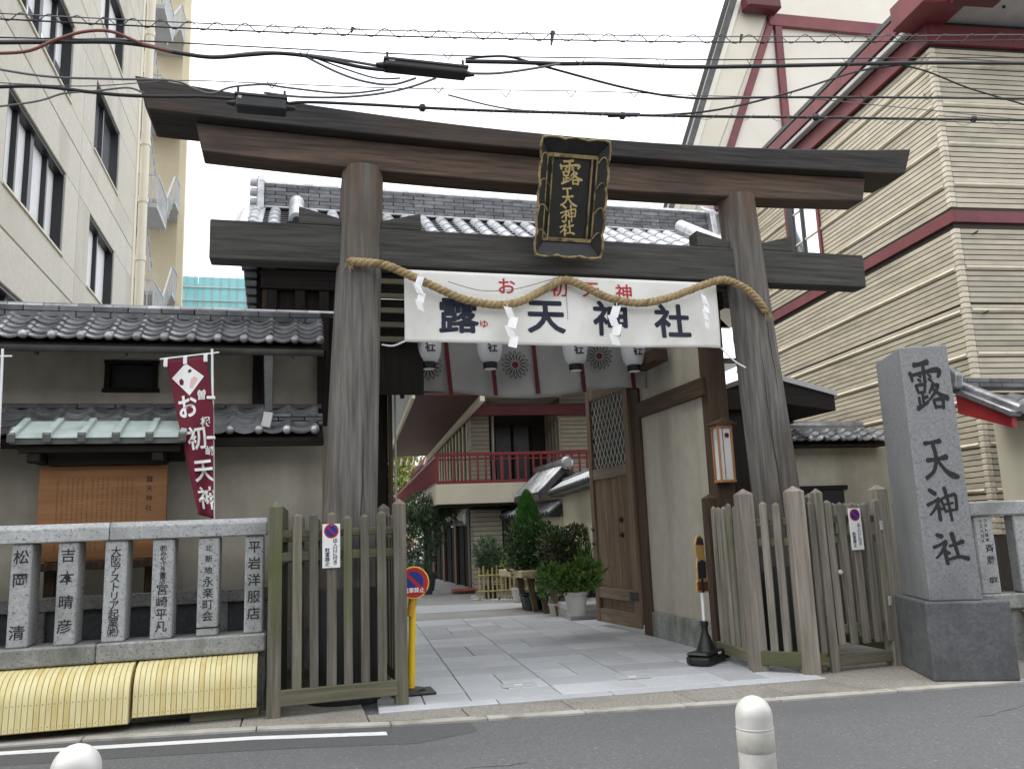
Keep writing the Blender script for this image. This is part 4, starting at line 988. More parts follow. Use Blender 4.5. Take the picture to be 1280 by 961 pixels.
# the wooden door, swung open against the flank
dA, dB = Vector((4.79, 11.16)), Vector((4.655, 12.56)); dd = dB-dA
DW = dd.length
D = MB().box(0, DW, -.025, .025, .16, 3.72).build('door', W_DOOR, G, loc=(dA.x-GX, dA.y-GY, 0), rot=(0,0,math.atan2(dd.y, dd.x)), bevel=.004)
def db(name, mat, x0, x1, y0, y1, z0, z1, bv=.006): return MB().box(x0,x1,y0,y1,z0,z1).build(name, mat, D, bevel=bv)
LZ0, LZ1 = 2.42, 3.52
for sg in (1,):
    yb0, yb1 = .026, .075
    db('door_stile', W_DOOR, 0, .16, yb0, yb1, .1, 3.74); db('door_stile', W_DOOR, DW-.13, DW, yb0, yb1, .1, 3.74)
    for z0, z1 in ((.1,.30),(.46,.62),(LZ0-.16,LZ0),(LZ1,3.72)): db('door_rail', M('wood_door_rail', lin(.15,.11,.075), lin(.26,.2,.145), scale=20, stretch=(.1,1,1), rough=.8), .16, DW-.13, yb0, yb1-.004, z0, z1)
    for k in range(6):
        w_ = (DW-.29)/6; db('door_plank', W_DOOR, .16+k*w_+.003, .16+(k+1)*w_-.003, yb0, yb0+.016, .62, LZ0-.16, .004)
    db('lattice_back', BLACK, .16, DW-.13, yb0, yb0+.004, LZ0, LZ1, 0)
    lt = MB(); wA, wB = .16, DW-.13
    sp = .125
    k = -30
    for k in range(-30, 40):
        for dr in (1, -1):
            pts = []
            x_0 = wA+k*sp
            for tt in [i*.02 for i in range(0, 100)]:
                x = x_0+(tt*.55 if dr == 1 else -tt*.55); z = LZ0+tt
                if wA <= x <= wB and LZ0 <= z <= LZ1: pts.append((x, z))
            if len(pts) > 2: lt.bar((pts[0][0], yb0+.012, pts[0][1]), (pts[-1][0], yb0+.012+(.003 if dr == 1 else 0), pts[-1][1]), .0085, .006, (0,1,0))
    lt.build('lattice', M('lattice_wire', lin(.62,.58,.5), rough=.5), D)
    for x, z in ((.42,1.62),(.42,1.40),(DW-.06,1.5),(DW-.06,1.28)): MB().lathe((0,0,0), [(.045,0),(.03,.03),(.004,.06)], 4).build('stud', BLACKP, D, loc=(x, yb1-.01 if x > 1 else .044, z), rot=(R(-90),0,0))
    db('iron_strap', BLACKP, .0, .26, yb1, yb1+.008, .48, .60, .002)
# curtain inside the gate
CU = thing('gate_curtain', 'white crested curtain with red ribbons hanging inside the gatehouse', 'curtain', (2.9, 10.42, 3.2))
def cur(s, q):
    x = 1.02+(4.74-1.02)*s
    zbot = 3.28+.05*math.sin(s*9)+.16*max(0, s-.55)**1.0*1.2
    z = 4.12+(zbot-4.12)*q
    return (x-2.9, .02*math.sin(s*31+q*2)*q+.03*math.sin(s*12+1+q*3)*q+.02*math.sin(q*8+s*6)*q, z-3.2)
MB().grid(cur, 80, 14, (0,.003,0)).build('cloth', CURTAIN, CU, smooth='all')
for px, y1 in ((500,498),(561,494),(617,494),(670,492),(728,490),(790,487)):
    a = P(px-4, 425, Y=10.36); b = P(px+3, y1, Y=10.36)
    MB().bar(a-Vector((2.9,10.42,3.2)), b-Vector((2.9,10.42,3.2)), .055, .006, (0,1,0)).build('ribbon', REDC, CU)
for px, py in ((535,457),(644,456),(749,445)):
    c = P(px, py, Y=10.34)-Vector((2.9,10.42,3.2))
    cr = MB()
    for k in range(16):
        a = 2*math.pi*k/16; pts = []
        for i in range(13):
            tt = i/12; rr = .065+.12*math.sin(math.pi*tt)**.6; aa = a+(tt-.5)*.36
            pts.append((c.x+rr*math.cos(aa), c.y, c.z+rr*math.sin(aa)))
        cr.tube(pts, .005, 4)
    cr.build('crest', INK, CU)
    MB().lathe((0,0,0), [(.045,0),(.045,.003)], 20).build('crest_centre', REDC, CU, loc=c, rot=(R(90),0,0))
for px, py, lab in ((536,461,'white paper lantern nearest the left pillar inside the gate'),(613,461,'second white paper lantern from the left pillar inside the gate'),(720,463,'third white paper lantern from the left pillar, beside the crest'),(793,464,'white paper lantern nearest the open wooden door')):
    p = P(px, py, Y=10.05)
    t = thing('paper_lantern', lab, 'lantern', p, 0, 'paper lanterns inside the gatehouse')
    MB().lathe((0,0,0), [(.085,0),(.09,.01),(.09,.075),(.085,.08)], 18).build('base_ring', BLACKP, t, smooth=40)
    MB().lathe((0,0,0), [(.075,-.004),(.075,.004)], 18).build('bottom_disc', PAPER, t)
    pr = [(.088,.08)]
    for i in range(25):
        z = .08+.46*i/24; r_ = .09+.075*math.sin(math.pi*min(1,max(0,(i/24)))) ** .55
        pr.append((r_*(1 if i % 2 else .985), z))
    MB().lathe((0,0,0), pr, 22).build('paper_body', LAMPPAPER, t, smooth=60)
    MB().lathe((0,0,0), [(.09,.54),(.09,.60)], 18).build('top_ring', BLACKP, t)
    MB().cyl((0,0,.6),(0,0,4.46-p.z),.006,n=6).build('hanging_cord', WIRE, t)
    text('社', .13, INK, t, (0,-.158,.24), bold=.03, depth=.002, name='lettering')
# lantern on the corner post
p = P(907, 603, Y=8.72)
WL = thing('wall_lantern', 'slim wooden wall lantern with white panels on the gate corner post', 'lantern', p)
lh = P(907, 532, Y=8.72).z-p.z
box('panel', LAMPPAPER, WL, -.075, .075, -.06, .06, .02, lh-.02, bevel=.002)
LW = M('lantern_wood', lin(.3,.13,.05), lin(.4,.19,.08), scale=20, stretch=(1,1,.1), rough=.6)
for x in (-.085, .085):
    for y in (-.07, .07): box('frame_post', LW, WL, x-.011, x+.011, y-.011, y+.011, 0, lh, bevel=.002)
box('frame_post', LW, WL, -.03, -.018, -.066, -.058, .02, lh-.02, bevel=.001)
for z in (0, lh-.03): box('frame_rail', LW, WL, -.1, .1, -.085, .085, z, z+.03, bevel=.003)
MB().prism([(-.15,-.11,lh),(.15,-.11,lh),(.15,-.11,lh+.02),(0,-.11,lh+.08),(-.15,-.11,lh+.02)], (0,.2,0)).build('roof', W_BROWN, WL, bevel=.003)
MB().lathe((0,0,0), [(.03,0),(.03,.002)], 14).build('crest', REDC, WL, loc=(.03,-.061,lh-.12), rot=(R(90),0,0))
# side shed and roofed wall to the right of the gatehouse
SH = thing('side_shed', 'dark lean-to roof with pale metal edge behind the right pillar', 'shed', (6.0, 10.2, 0))
e0, e1 = P(955, 463, Y=9.6), P(1046, 488, Y=9.6)
MB().hexa([(e0.x-6,-.6,e0.z-.07),(e1.x-6,-.6,e1.z-.07),(e1.x-6,1.6,e1.z-.07),(e0.x-6,1.6,e0.z-.07)], [(e0.x-6,-.6,e0.z),(e1.x-6,-.6,e1.z),(e1.x-6,1.6,e1.z),(e0.x-6,1.6,e0.z)]).build('metal_roof', GREYM, SH)
MB().hexa([(e0.x-6,-.56,e0.z-.4),(e1.x-6.02,-.56,e1.z-.27),(e1.x-6.02,1.5,e1.z-.27),(e0.x-6,1.5,e0.z-.4)], [(e0.x-6,-.56,e0.z-.072),(e1.x-6.02,-.56,e1.z-.072),(e1.x-6.02,1.5,e1.z-.072),(e0.x-6,1.5,e0.z-.072)]).build('fascia', W_DARK_X, SH)
box('post', W_DARK, SH, e1.x-6.2, e1.x-6.06, 1.2, 1.34, 0, e1.z-.27)
RW = thing('roofed_wall', 'short plastered wall with tiled coping behind the right enclosure', 'wall', (7.0, 10.6, 0))
c0, c1 = P(985, 545, Y=10.3), P(1108, 548, Y=10.3); wzt = c1.z
box('wall', PLASTER_W, RW, c0.x-7-.3, c1.x-7+.5, .0, .15, 0, wzt-.1, bevel=0)
do, d1 = P(1002, 640, Y=10.6).x-7, P(1057, 640, Y=10.6).x-7
box('opening_shade_sheet', BLACK, RW, do, d1, -.012, -.002, 0, P(1030,612,Y=10.6).z, bevel=0); box('opening_frame', W_DARK_X, RW, do-.05, d1+.06, -.04, -.013, P(1030,612,Y=10.6).z, P(1030,612,Y=10.6).z+.06)  # black sheet on the wall face paints the darkness of an opening
pan_roof(RW, (c0.x-7-.2, -.35, wzt-.02), (1,0,0), (0,.4,.2), 7, 3, .27, .15, TILE); eave_caps(RW, (c0.x-7-.2, -.35, wzt-.02), (1,0,0), (0,.4,.2), 7, .27, TILE)
MB().prism([(c0.x-7-.2,-.33,wzt-.1),(c0.x-7-.2,.07,wzt+.1),(c0.x-7-.2,.47,wzt-.1)], (1.9,0,0)).build('roof_core', W_DARK_X, RW)
bricks(RW, c0.x-7-.2, c0.x-7+1.5, -.03, .17, wzt+.14, 1, .4, .06, TILE)
MB().cyl((c0.x-7-.2,.07,wzt+.24),(c0.x-7+1.5,.07,wzt+.24),.075,n=14).build('ridge_roll', TILE, RW, smooth=50)
MB().prism([(c0.x-7-.22,-.4,wzt-.1),(c0.x-7-.22,-.2,wzt+.1),(c0.x-7-.22,.07,wzt+.42),(c0.x-7-.22,.07,wzt+.26),(c0.x-7-.22,-.15,wzt+.02)], (.1,0,0)).build('gable_board', W_BROWN, RW)
box('post', W_BROWN, RW, c0.x-7-.05, c0.x-7+.1, -.1, .0, 0, wzt)
# ================================================================== stone pillar with the shrine name
random.seed(41)
c0 = P(1168, 852, Z=.024); ang = R(-23)
MN = thing('name_pillar', 'tall grey granite pillar carved with four large characters on a plinth', 'monument', (c0.x, c0.y, .02), ang)
mu = Vector((math.cos(ang), math.sin(ang), 0)); mv = Vector((-math.sin(ang), math.cos(ang), 0))
def mloc(px, py, dep=0.0):
    q = PP(px, py, c0+mv*dep, mv)-Vector((c0.x, c0.y, .02)); return q.dot(mu), q.z
zt_ = mloc(1165, 752, 0)[1]; ur = mloc(1270, 800, 0)[0]
box('plinth', MONU_BASE, MN, 0, ur, 0, .94, 0, zt_, bevel=.02, seg=2)
dep = .035
ul, zb_ = mloc(1162, 747, dep); url, _ = mloc(1228, 742, dep); ult, ztop = mloc(1124, 434, dep); urt, _ = mloc(1184, 434, dep)
zb_ = zt_+.003
sw = .82
MB().hexa([(ul,dep,zb_),(url,dep,zb_),(url,dep+sw,zb_),(ul,dep+sw,zb_)], [(ult,dep+.01,ztop),(urt,dep+.01,ztop),(urt,dep+sw,ztop),(ult,dep+sw,ztop)]).build('shaft', MONU, MN, bevel=.012, seg=2)
for ch, px, py, wpx, hpx in (('露',1161,481,46,61),('天',1175.5,574,43,48),('神',1178,630,40,43),('社',1188,685,44,41)):
    uu, zz = mloc(px, py, dep+.005); u2, _ = mloc(px+wpx, py, dep+.005); _, z2 = mloc(px, py-hpx, dep+.005)
    o = link('flat_shade_character', brush_mesh(ch, 0, 1.32).mesh('flat_shade_character', M('carved_shadow', lin(.012,.013,.014), lin(.028,.03,.032), scale=20, rough=.9)), MN, (uu, dep+.01*(zz-zb_)/(ztop-zb_)-.0022, zz), (R(90.0)-math.atan(.01/(ztop-zb_)),0,0)); o.scale = (u2-uu, z2-zz, 1)  # flat strokes, shade of the cuts put into their dark colour
# granite fence on the far right
f0 = P(1238, 760, Z=.55); fang = R(-14)
SR = thing('stone_fence', 'granite fence with one inscribed post showing right of the name pillar', 'fence', (f0.x, f0.y+.12, 0), fang)
rz1 = PP(1240, 626, f0, Vector((math.sin(-fang), math.cos(fang), 0))).z
box('top_rail', GRANITE, SR, -.02, 3.2, -.05, .2, rz1-.15, rz1, bevel=.014); box('bottom_rail', GRANITE_OLD, SR, -.4, 3.2, -.06, .24, .53, .68, bevel=.014); box('footing', GRANITE_OLD, SR, -.4, 3.2, .0, .2, 0, .528)
for k in range(6):
    o = box('post', GRANITE, SR, .03+k*.42, .23+k*.42, -.02, .15, .682, rz1-.152, bevel=.012)
    if k == 0:
        for ch, z, s in (('斉',1.14,.09),('藤',1.02,.09),('堅',.8,.1)): text(ch, s, INK, o, (.16,-.0215,z), bold=.012, depth=.0005, name='inscription')
        for i, ch in enumerate('ラスベガス'): text(ch, .045, INK, o, (.10,-.0215,1.42-i*.05), bold=.01, depth=.0005, name='inscription')
        for i, ch in enumerate('コスト経営'): text(ch, .04, INK, o, (.15,-.0215,1.43-i*.05), bold=.01, depth=.0005, name='inscription')
YC = thing('ribbed_cover', 'yellow ribbed cover just showing at the right picture edge', 'cover', (f0.x+.28*math.cos(fang)+.1, f0.y-.05, 0), fang, 'yellow ribbed covers at the foot of the stone fences')
prof = [(.16,.52),(.08,.515)]+[(.08-.28*math.sin(a), .28+.23*math.cos(a)) for a in [i*math.pi/2/8 for i in range(1,9)]]+[(-.21,.1)]
for i in range(14):
    MB().grid(lambda s, q: (i*.068+.062*s, prof[round(q*(len(prof)-1))][0], prof[round(q*(len(prof)-1))][1]), 1, len(prof)-1, (0,.006,-.004)).build('rib', YELLOW, YC)
# dark slats between pillar and fence
for k in range(3):
    p = P(1222+k*9, 735, Y=7.5)
    o = spike(MB(), 0, 0, .1, .04, 0, 1.62, .03).build('timber_stake', W_FENCE, None, loc=(p.x, 7.5+.03*k, 0), bevel=.004)
    tag(o, ['weathered picket nearest the carved pillar, behind it','weathered picket in the middle of three behind the carved pillar','weathered picket nearest the right granite fence'][k], 'picket', 'pickets behind the carved pillar')
# low tiled roof with red fascia at the right edge
A_ = P(1264, 520, Y=7.35); B_ = P(1194, 492, X=A_.x)
RO_ = thing('small_porch', 'small tiled porch roof with bright red bargeboard at the right edge', 'porch', (A_.x, A_.y, 0))
ra0 = Vector((0,0,A_.z)); rb0 = Vector((0, B_.y-A_.y, B_.z)); rd = (rb0-ra0); RL = rd.length; rdn = rd.normalized()
rn = Vector((1,0,0)).cross(rdn)
MB().hexa([ra0+Vector((0,.0,-.13)), ra0+Vector((.07,.0,-.13)), rb0+Vector((.07,0,-.24)), rb0+Vector((0,0,-.24))], [ra0, ra0+Vector((.07,0,0)), rb0+Vector((.07,0,0)), rb0]).build('bargeboard', REDROOF, RO_, bevel=.006)
MB().hexa([ra0+Vector((.07,.02,-.05)), ra0+Vector((3,.02,-.05)), rb0+Vector((3,0,-.05)), rb0+Vector((.07,0,-.05))], [ra0+Vector((.07,0,.02)), ra0+Vector((3,0,.02)), rb0+Vector((3,0,.02)), rb0+Vector((.07,0,.02))]).build('roof_deck', W_BROWN, RO_)
MB().bar(ra0-rdn*.06+rn*.05, rb0+rn*.05, .16, .07, rn).build('verge_tile', TILE, RO_, bevel=.012); MB().cyl(ra0-rdn*.06+rn*.1+Vector((.05,0,0)), rb0+rn*.1+Vector((.05,0,0)), .06, n=12).build('verge_roll', TILE, RO_, smooth=50)
pan_roof(RO_, ra0+Vector((.1,0,0))-rdn*.06+rn*.04, (1,0,0), rdn, 10, max(3, int(RL/.17)), .27, .17, TILE); eave_caps(RO_, ra0+Vector((.1,0,0))-rdn*.06+rn*.04, (1,0,0), rdn, 10, .27, TILE)
bricks(RO_, -.05, 2.9, rb0.y-.1, rb0.y+.12, rb0.z+.06, 2, .33, .06, RIDGE)
MB().prism([(-.06,rb0.y-.2,rb0.z+.02),(-.06,rb0.y-.24,rb0.z+.2),(-.06,rb0.y-.12,rb0.z+.3),(-.06,rb0.y+.1,rb0.z+.32),(-.06,rb0.y+.2,rb0.z+.2),(-.06,rb0.y+.18,rb0.z+.02)], (-.1,0,0)).build('ridge_end_tile', TILE, RO_, bevel=.03, seg=2)
cp = P(1290, 600, Y=8.1); MB().cyl((cp.x-A_.x,cp.y-A_.y,0),(cp.x-A_.x,cp.y-A_.y,A_.z+.1),.32,n=28).build('round_column', PLASTER_C, RO_, smooth=50)

# ================================================================== big cream-tiled hall on the right
cc = P(1190, 264, Y=9.0); ra = R(-6)
HB = thing('tiled_hall', 'large cream tile-clad hall with dark red bands and eaves on the right', 'building', (cc.x, cc.y, 0), ra)
hu = Vector((math.cos(ra), math.sin(ra), 0)); hv = Vector((-math.sin(ra), math.cos(ra), 0))
def hL(px, py): q = PP(px, py, cc, hu)-Vector((cc.x,cc.y,0)); return q.dot(hv), q.z
LW_, RWD = 7.4, 6.0
box('core', TGROOVE, HB, .012, RWD, .012, LW_, 0, 8.9, bevel=0)
mod = .61; h = mod/8; z = 5.5-mod*7; k = 0
while z < 8.2-h:
    zz = z; idx = k % 8
    if not (5.46 < zz+h/2 < 5.70):
        thick = idx == 7
        gap = .0125 if not (abs(zz-4.28) < .04) else .035
        if thick:
            sec = [(-.004,zz+.004)]+[(-.004-.026*math.sin(math.pi*i/6), zz+.006+(h-.012)*i/6) for i in range(1,6)]+[(-.004,zz+h-.006)]
            MB().prism([(0.012,.09,sec[0][1])]+[(s,.09,q) for s,q in sec]+[(0.012,.09,sec[-1][1])], (0,LW_-.09,0)).build('bullnose_course', CTILE_R, HB)
            MB().prism([(.09,0.012,sec[0][1])]+[(.09,s,q) for s,q in sec]+[(.09,0.012,sec[-1][1])], (RWD-.09,0,0)).build('bullnose_course', CTILE_R, HB)
        else:
            box('tile_course', CTILE, HB, -.0, .02, .09, LW_, zz+.001, zz+h-gap, bevel=.002)
            box('tile_course', CTILE, HB, .09, RWD, -.0, .02, zz+.001, zz+h-gap, bevel=.002)
        box('corner_tile', CTILE_R, HB, -.006, .087, -.006, .087, zz+.001, zz+h-.006, bevel=.008)
    z += h; k += 1
box('red_band', REDTRIM, HB, -.035, 0, -.035, LW_, 5.50, 5.67, bevel=.004); box('red_band', REDTRIM, HB, .001, RWD, -.035, 0, 5.50, 5.67, bevel=.004)
# window on the flank
wn = box('window', GLASS, HB, -.012, -.004, 3.42, 4.47, 6.2, 8.0, bevel=0)
for y0, y1, z0, z1, m_ in ((3.34,3.42,6.12,8.08,REDTRIM),(4.47,4.55,6.12,8.08,REDTRIM),(3.42,4.47,8.0,8.08,REDTRIM),(3.42,4.47,6.12,6.2,REDTRIM),(3.9,3.97,6.2,8.0,FRAME),(4.25,4.47,6.2,8.0,FRAME)):
    box('window_frame', m_, wn, -.04, -.003, y0, y1, z0, z1, bevel=.003)
# eaves
box('frieze', REDTRIM, HB, -.07, .0, -.07, LW_, 8.2, 8.50, bevel=.006); box('frieze', REDTRIM, HB, .001, RWD, -.07, 0, 8.2, 8.5, bevel=.006)
box('gutter', GREYM, HB, -.20, -.07, -.0, LW_, 8.52, 8.60, bevel=.01); box('upper_fascia', REDTRIM, HB, -.22, -.0, .0, LW_, 8.62, 8.86, bevel=.01)
box('soffit', GREYM, HB, .0, RWD, -.9, -.0, 8.58, 8.64, bevel=.004); box('eave_fascia', REDTRIM, HB, .5, RWD, -.98, -.9, 8.55, 8.8, bevel=.006)
box('roof_edge', COPPER_D, HB, -.2, RWD, -1.05, LW_, 8.90, 9.0, bevel=.01)
box('corner_block', REDTRIM, HB, -.42, .25, -.55, .2, 8.5, 8.89, bevel=.02); box('corner_block', M('red_dark', lin(.09,.012,.015), rough=.5), HB, -.05, .62, -.9, -.56, 8.44, 8.88, bevel=.02)
for x in (.9, 1.25, 2.2, 3.1): MB().cyl((x,-.45,8.55),(x,-.45,8.58),.02,n=8).build('vent_knob', BLACKP, HB)
for px, py in ((1216,293),(1229,392)):
    q = PP(px, py, cc, hv)-Vector((cc.x,cc.y,0)); MB().tube([(q.dot(hu),-.01,q.z),(q.dot(hu),-.1,q.z+.01),(q.dot(hu)-.04,-.1,q.z-.03)], .012, 6).build('hook', BLACKP, HB)
# steep gabled block behind
YG = 16.5
GB = thing('gabled_block', 'white gabled block with dark red framing rising behind the tiled hall', 'building', (9.5, 16.7, 0))
def gp_(px, py, Y=YG): q = P(px, py, Y=Y); return Vector((q.x-9.5, q.y-16.7, q.z))
def line(px0, py0, px1, py1, Y, z): 
    a, b = gp_(px0,py0,Y), gp_(px1,py1,Y); t_ = (z-a.z)/(b.z-a.z); return Vector((a.x+(b.x-a.x)*t_, a.y, z))
ZB, ZT = 7.2, 17.5
def strip(l0, l1, Y, dep, name, mat, zb=ZB, zt=ZT):
    q = [line(*l0, Y, zb), line(*l1, Y, zb), line(*l1, Y, zt), line(*l0, Y, zt)]
    MB().prism(q, (dep*.85, dep, 0)).build(name, mat, GB)
e1 = (906,0,853,178); e2 = (911,0,857,178); e3 = (913,0,860,178); e4 = (921,0,867,178); e5 = (927,0,874,178); e6 = (962,10,899,180)
strip(e1, e2, 16.36, 5, 'roof_edge', FRAME); strip(e2, e3, 16.4, 5, 'roof_lining', STUCCO); strip(e3, e4, 16.38, 5, 'barge_gutter', COPPER_D); strip(e4, e5, 16.4, 5, 'barge_trim', STUCCO)
strip(e5, e6, 16.47, 5, 'soffit_board', BEIGE_L)
wl_ = [line(*e6, 16.54, ZB), Vector((9,-.16,ZB)), Vector((9,-.16,ZT)), line(*e6, 16.54, ZT)]
MB().prism(wl_, (0,4.8,0)).build('wall', STUCCO, GB)
def tim(a, b, w_, dy=0): MB().bar(gp_(*a, 16.49-dy), gp_(*b, 16.49-dy), w_*1.2, .1, (0,1,0)).build('timber', REDTRIM, GB, bevel=.008)
tim((966,20),(908,200),.14); tim((971,24),(987,205),.16,.013); tim((960,25),(1180,46),.28,.027)
MB().bar(gp_(930,4,16.2), gp_(972,8,16.2), .38, .38, (0,1,0)).build('purlin_end', M('red_dark', lin(.09,.012,.015), rough=.5), GB, bevel=.05)

# ================================================================== office block on the left
OF = thing('office_block', 'pale beige office block with black framed windows on the left', 'building', (-5, 18, 0))
def ob(name, mat, x0, x1, y0, y1, z0, z1, bevel=.012, par=None): return box(name, mat, par or OF, x0+5, x1+5, y0-18, y1-18, z0, z1, bevel=bevel)
ob('core', JOINT, -16, -5.34, 8.1, 27.2, 0, 20.2, 0)
WN = [(9.2,13.2),(15.5,19.45),(21.75,24.75)]
for k in range(-2, 4):
    z0 = 7.87+3.65*k; z1 = z0+1.95; zn = z0+3.65; zj = z1+.95
    for (a, b) in ((8,9.2),(13.2,14.3),(14.3,15.5),(19.45,20.6),(20.6,21.75),(24.75,27.3)): ob('wall_panel', BEIGE, -5.34, -5, a+.012, b-.012 if b in (14.3,20.6) else b, z0, z1)
    for (a, b) in ((8,14.3),(14.3,20.6),(20.6,27.3)):
        ob('wall_panel', BEIGE, -5.34, -5.0, a+.012, b-.012, z1+.0, zj-.012); ob('wall_panel', BEIGE, -5.34, -5.0, a+.012, b-.012, zj+.012, zn)
    for q, (a, b) in enumerate(WN):
        w_ = ob('window', GLASS, -5.26, -5.24, a, b, z0, z1, 0)
        mull = [a+(b-a)*f for f in ((.0,.26,.5,.76,1) if q < 2 else (0,.5,1))]
        for y in mull: ob('mullion', FRAME, -5.24, -5.13, y-(.16 if y not in (a,b) and mull.index(y) % 2 == 0 else .05), y+.05, z0, z1, .004, w_)
        ob('window_head', FRAME, -5.24, -5.05, a, b, z1-.07, z1-.002, .004, w_); ob('window_sill', BEIGE_L, -5.24, -4.96, a-.02, b+.02, z0+.001, z0+.05, .004, w_)
        ob('window_jamb', FRAME, -5.3, -5.02, b-.1, b-.004, z0+.05, z1-.07, .004, w_); ob('window_jamb', FRAME, -5.3, -5.02, a+.004, a+.08, z0+.05, z1-.07, .004, w_)
        if k % 2 == 0 or q == 1: ob('blind', LAMPPAPER, -5.238, -5.235, a+.1, b-.1, z0+.8 if k % 2 else z0+.3, z1-.07, 0, w_)
ob('corner_trim', BEIGE_L, -5.3, -4.97, 27.31, 27.62, 0, 20.4)
MB().cyl((.16, 9.86, 0), (.16, 9.86, 20.4), .14, n=16).build('rain_pipe', BEIGE_L, OF, smooth=50)
for z in range(2, 20, 2): MB().cyl((.16,9.86,z+.6),(.16,9.86,z+.78),.165,n=16).build('pipe_collar', BEIGE_L, OF, smooth=50)
# open fire stair at its far end
FS = thing('fire_stair', 'grey open fire stair with railings at the rear of the office block', 'stair', (-4.6, 30, 0))
GS = M('stair_steel', lin(.36,.37,.38), lin(.44,.45,.46), scale=2, rough=.6)
box('rear_wall', M('stair_wall', lin(.6,.52,.36), lin(.66,.58,.42), scale=1, rough=.85), FS, -3, .1, 4.2, 4.4, 0, 32, bevel=0)
box('column', M('stair_wall', lin(.6,.52,.36)), FS, .1, .35, 3.2, 3.5, 0, 32)
for k in range(0, 8):
    z = 1.6+3.65*k
    box('landing', GS, FS, -1.5, .15, -1.9, .2, z, z+.16); box('landing', GS, FS, -1.5, .15, 2.2, 4.2, z+1.82, z+1.98)
    for xa, ya, za, yb, zb2 in ((-.1, .2, z+.1, 2.2, z+1.9), (-.8, 2.2, z+1.9, .2, z+3.7)):
        MB().bar((xa,ya,za),(xa,yb,zb2),.06,.34).build('stringer', GS, FS)
        MB().bar((xa+.2,ya,za+1.0),(xa+.2,yb,zb2+1.0),.05,.05).build('handrail', GS, FS)
        for i in range(6):
            t_ = i/6; MB().cyl((xa+.2,ya+(yb-ya)*t_,za+(zb2-za)*t_),(xa+.2,ya+(yb-ya)*t_,za+(zb2-za)*t_+1.0),.018,n=6).build('baluster', GS, FS)
    for y0, y1, zz in ((-1.9,.2,z+.16),(2.2,4.2,z+1.98)):
        MB().bar((.14,y0,zz+1.0),(.14,y1,zz+1.0),.05,.05).build('handrail', GS, FS)
        for i in range(9): MB().cyl((.14,y0+(y1-y0)*i/8,zz),(.14,y0+(y1-y0)*i/8,zz+1),.018,n=6).build('baluster', GS, FS)
    MB().bar((-1.2,-1.88,z+1.16),(.14,-1.88,z+1.16),.05,.05).build('handrail', GS, FS)
    for i in range(8): MB().cyl((-1.2+1.34*i/7,-1.88,z+.16),(-1.2+1.34*i/7,-1.88,z+1.16),.018,n=6).build('baluster', GS, FS)
# netted scaffold in the distance
NT = thing('netted_scaffold', 'turquoise netting over a distant scaffold beside the office block', 'scaffold', (-3, 40, 0))
for i in range(6): box('net_sheet', NET, NT, -8+i*2.2+.01, -5.8+i*2.2-.01, .02, .06, 0, 13.92, bevel=0)
for i in range(34): MB().cyl((-8+i*.38,0,0),(-8+i*.38,0,14.15),.022,n=6).build('scaffold_pole', GREYM, NT)
for z in (10,11.6,12.75,13.4): MB().cyl((-8,-.04,z),(5,-.04,z),.03,n=6).build('scaffold_ledger', GREYM, NT)
box('covered_building', BEIGE, NT, -8, 5, .4, 10, 0, 13.7, bevel=0)

# ================================================================== shrine office with the red balcony
b0 = P(545, 605, Y=20.5); sa_ = R(-4)
SB = thing('balcony_building', 'two-storey building with red balcony railing and dark red eaves beyond the gate', 'building', (b0.x, b0.y, 0), sa_)
def sb(name, mat, x0, x1, y0, y1, z0, z1, bevel=.01, par=None): return box(name, mat, par or SB, x0, x1, y0, y1, z0, z1, bevel=bevel)
sb('balcony_slab', PLASTER_C, 0, 6, 0, 2.4, 2.24, 2.74); sb('balcony_slab', PLASTER_C, 0, 1.3, 2.41, 26, 2.24, 2.74)
sb('balcony_underside', W_DARK, .05, 6, .05, 26, 2.18, 2.235, 0)
sb('handrail', REDRAIL, -.03, 6, .03, .11, 3.44, 3.52); sb('handrail', REDRAIL, .03, .11, .1, 26, 3.44, 3.52); sb('bottom_rail', REDRAIL, .0, 6, .04, .10, 2.75, 2.82); sb('bottom_rail', REDRAIL, .04, .10, .1, 26, 2.75, 2.82); sb('mid_rail', REDRAIL, .0, 6, .05, .09, 3.33, 3.37)
i = 0
while i*.205 < 5.9:
    big_ = i % 8 == 0; w_ = .07 if big_ else .045
    sb('baluster', REDRAIL, i*.205+.05-w_/2, i*.205+.05+w_/2, .045, .095, 2.82, 3.44, .003); i += 1
for i in range(70): sb('baluster', REDRAIL, .045, .095, .35+i*.36, .40+i*.36, 2.82, 3.44, .003)
RT = M('cream_wall_tile', lin(.36,.33,.26), lin(.43,.40,.32), scale=3, rough=.6, vary=.1)
def tiled(x0, x1, y0, y1, z0, z1, sides=('f','l'), h=.12):
    sb('wall', TGROOVE, x0, x1, y0, y1, z0, z1, 0)
    z = z0
    while z < z1-.02:
        if 'f' in sides: sb('tile_course', RT, x0-.012, x1, y0-.014, y0, z+.002, min(z+h-.012, z1), .003)
        if 'l' in sides: sb('tile_course', RT, x0-.014, x0, y0, y1, z+.002, min(z+h-.012, z1), .003)
        z += h
tiled(1.02, 1.75, .7, 1.3, 0, 2.18); tiled(1.76, 3.6, 1.6, 2.2, 0, 2.18, ('f',))
tiled(1.25, 1.75, 2.3, 3.0, 2.75, 5.2); tiled(3.75, 6.2, 1.9, 6, 2.75, 5.6)
sb('rear_wall', PLASTER_C, 1.3, 9, 6.2, 6.4, 0, 5.4, 0)
sb('upper_wall', GLASS_D, 1.3, 1.4, 3.0, 26, 2.75, 4.75, 0); sb('upper_wall', TGROOVE, 1.76, 3.7, 3.6, 3.7, 2.75, 5.2, 0)
for i in range(24): sb('column', PLASTER_C, 1.24, 1.30, 3.2+i*.9, 3.45+i*.9, 2.75, 4.75)
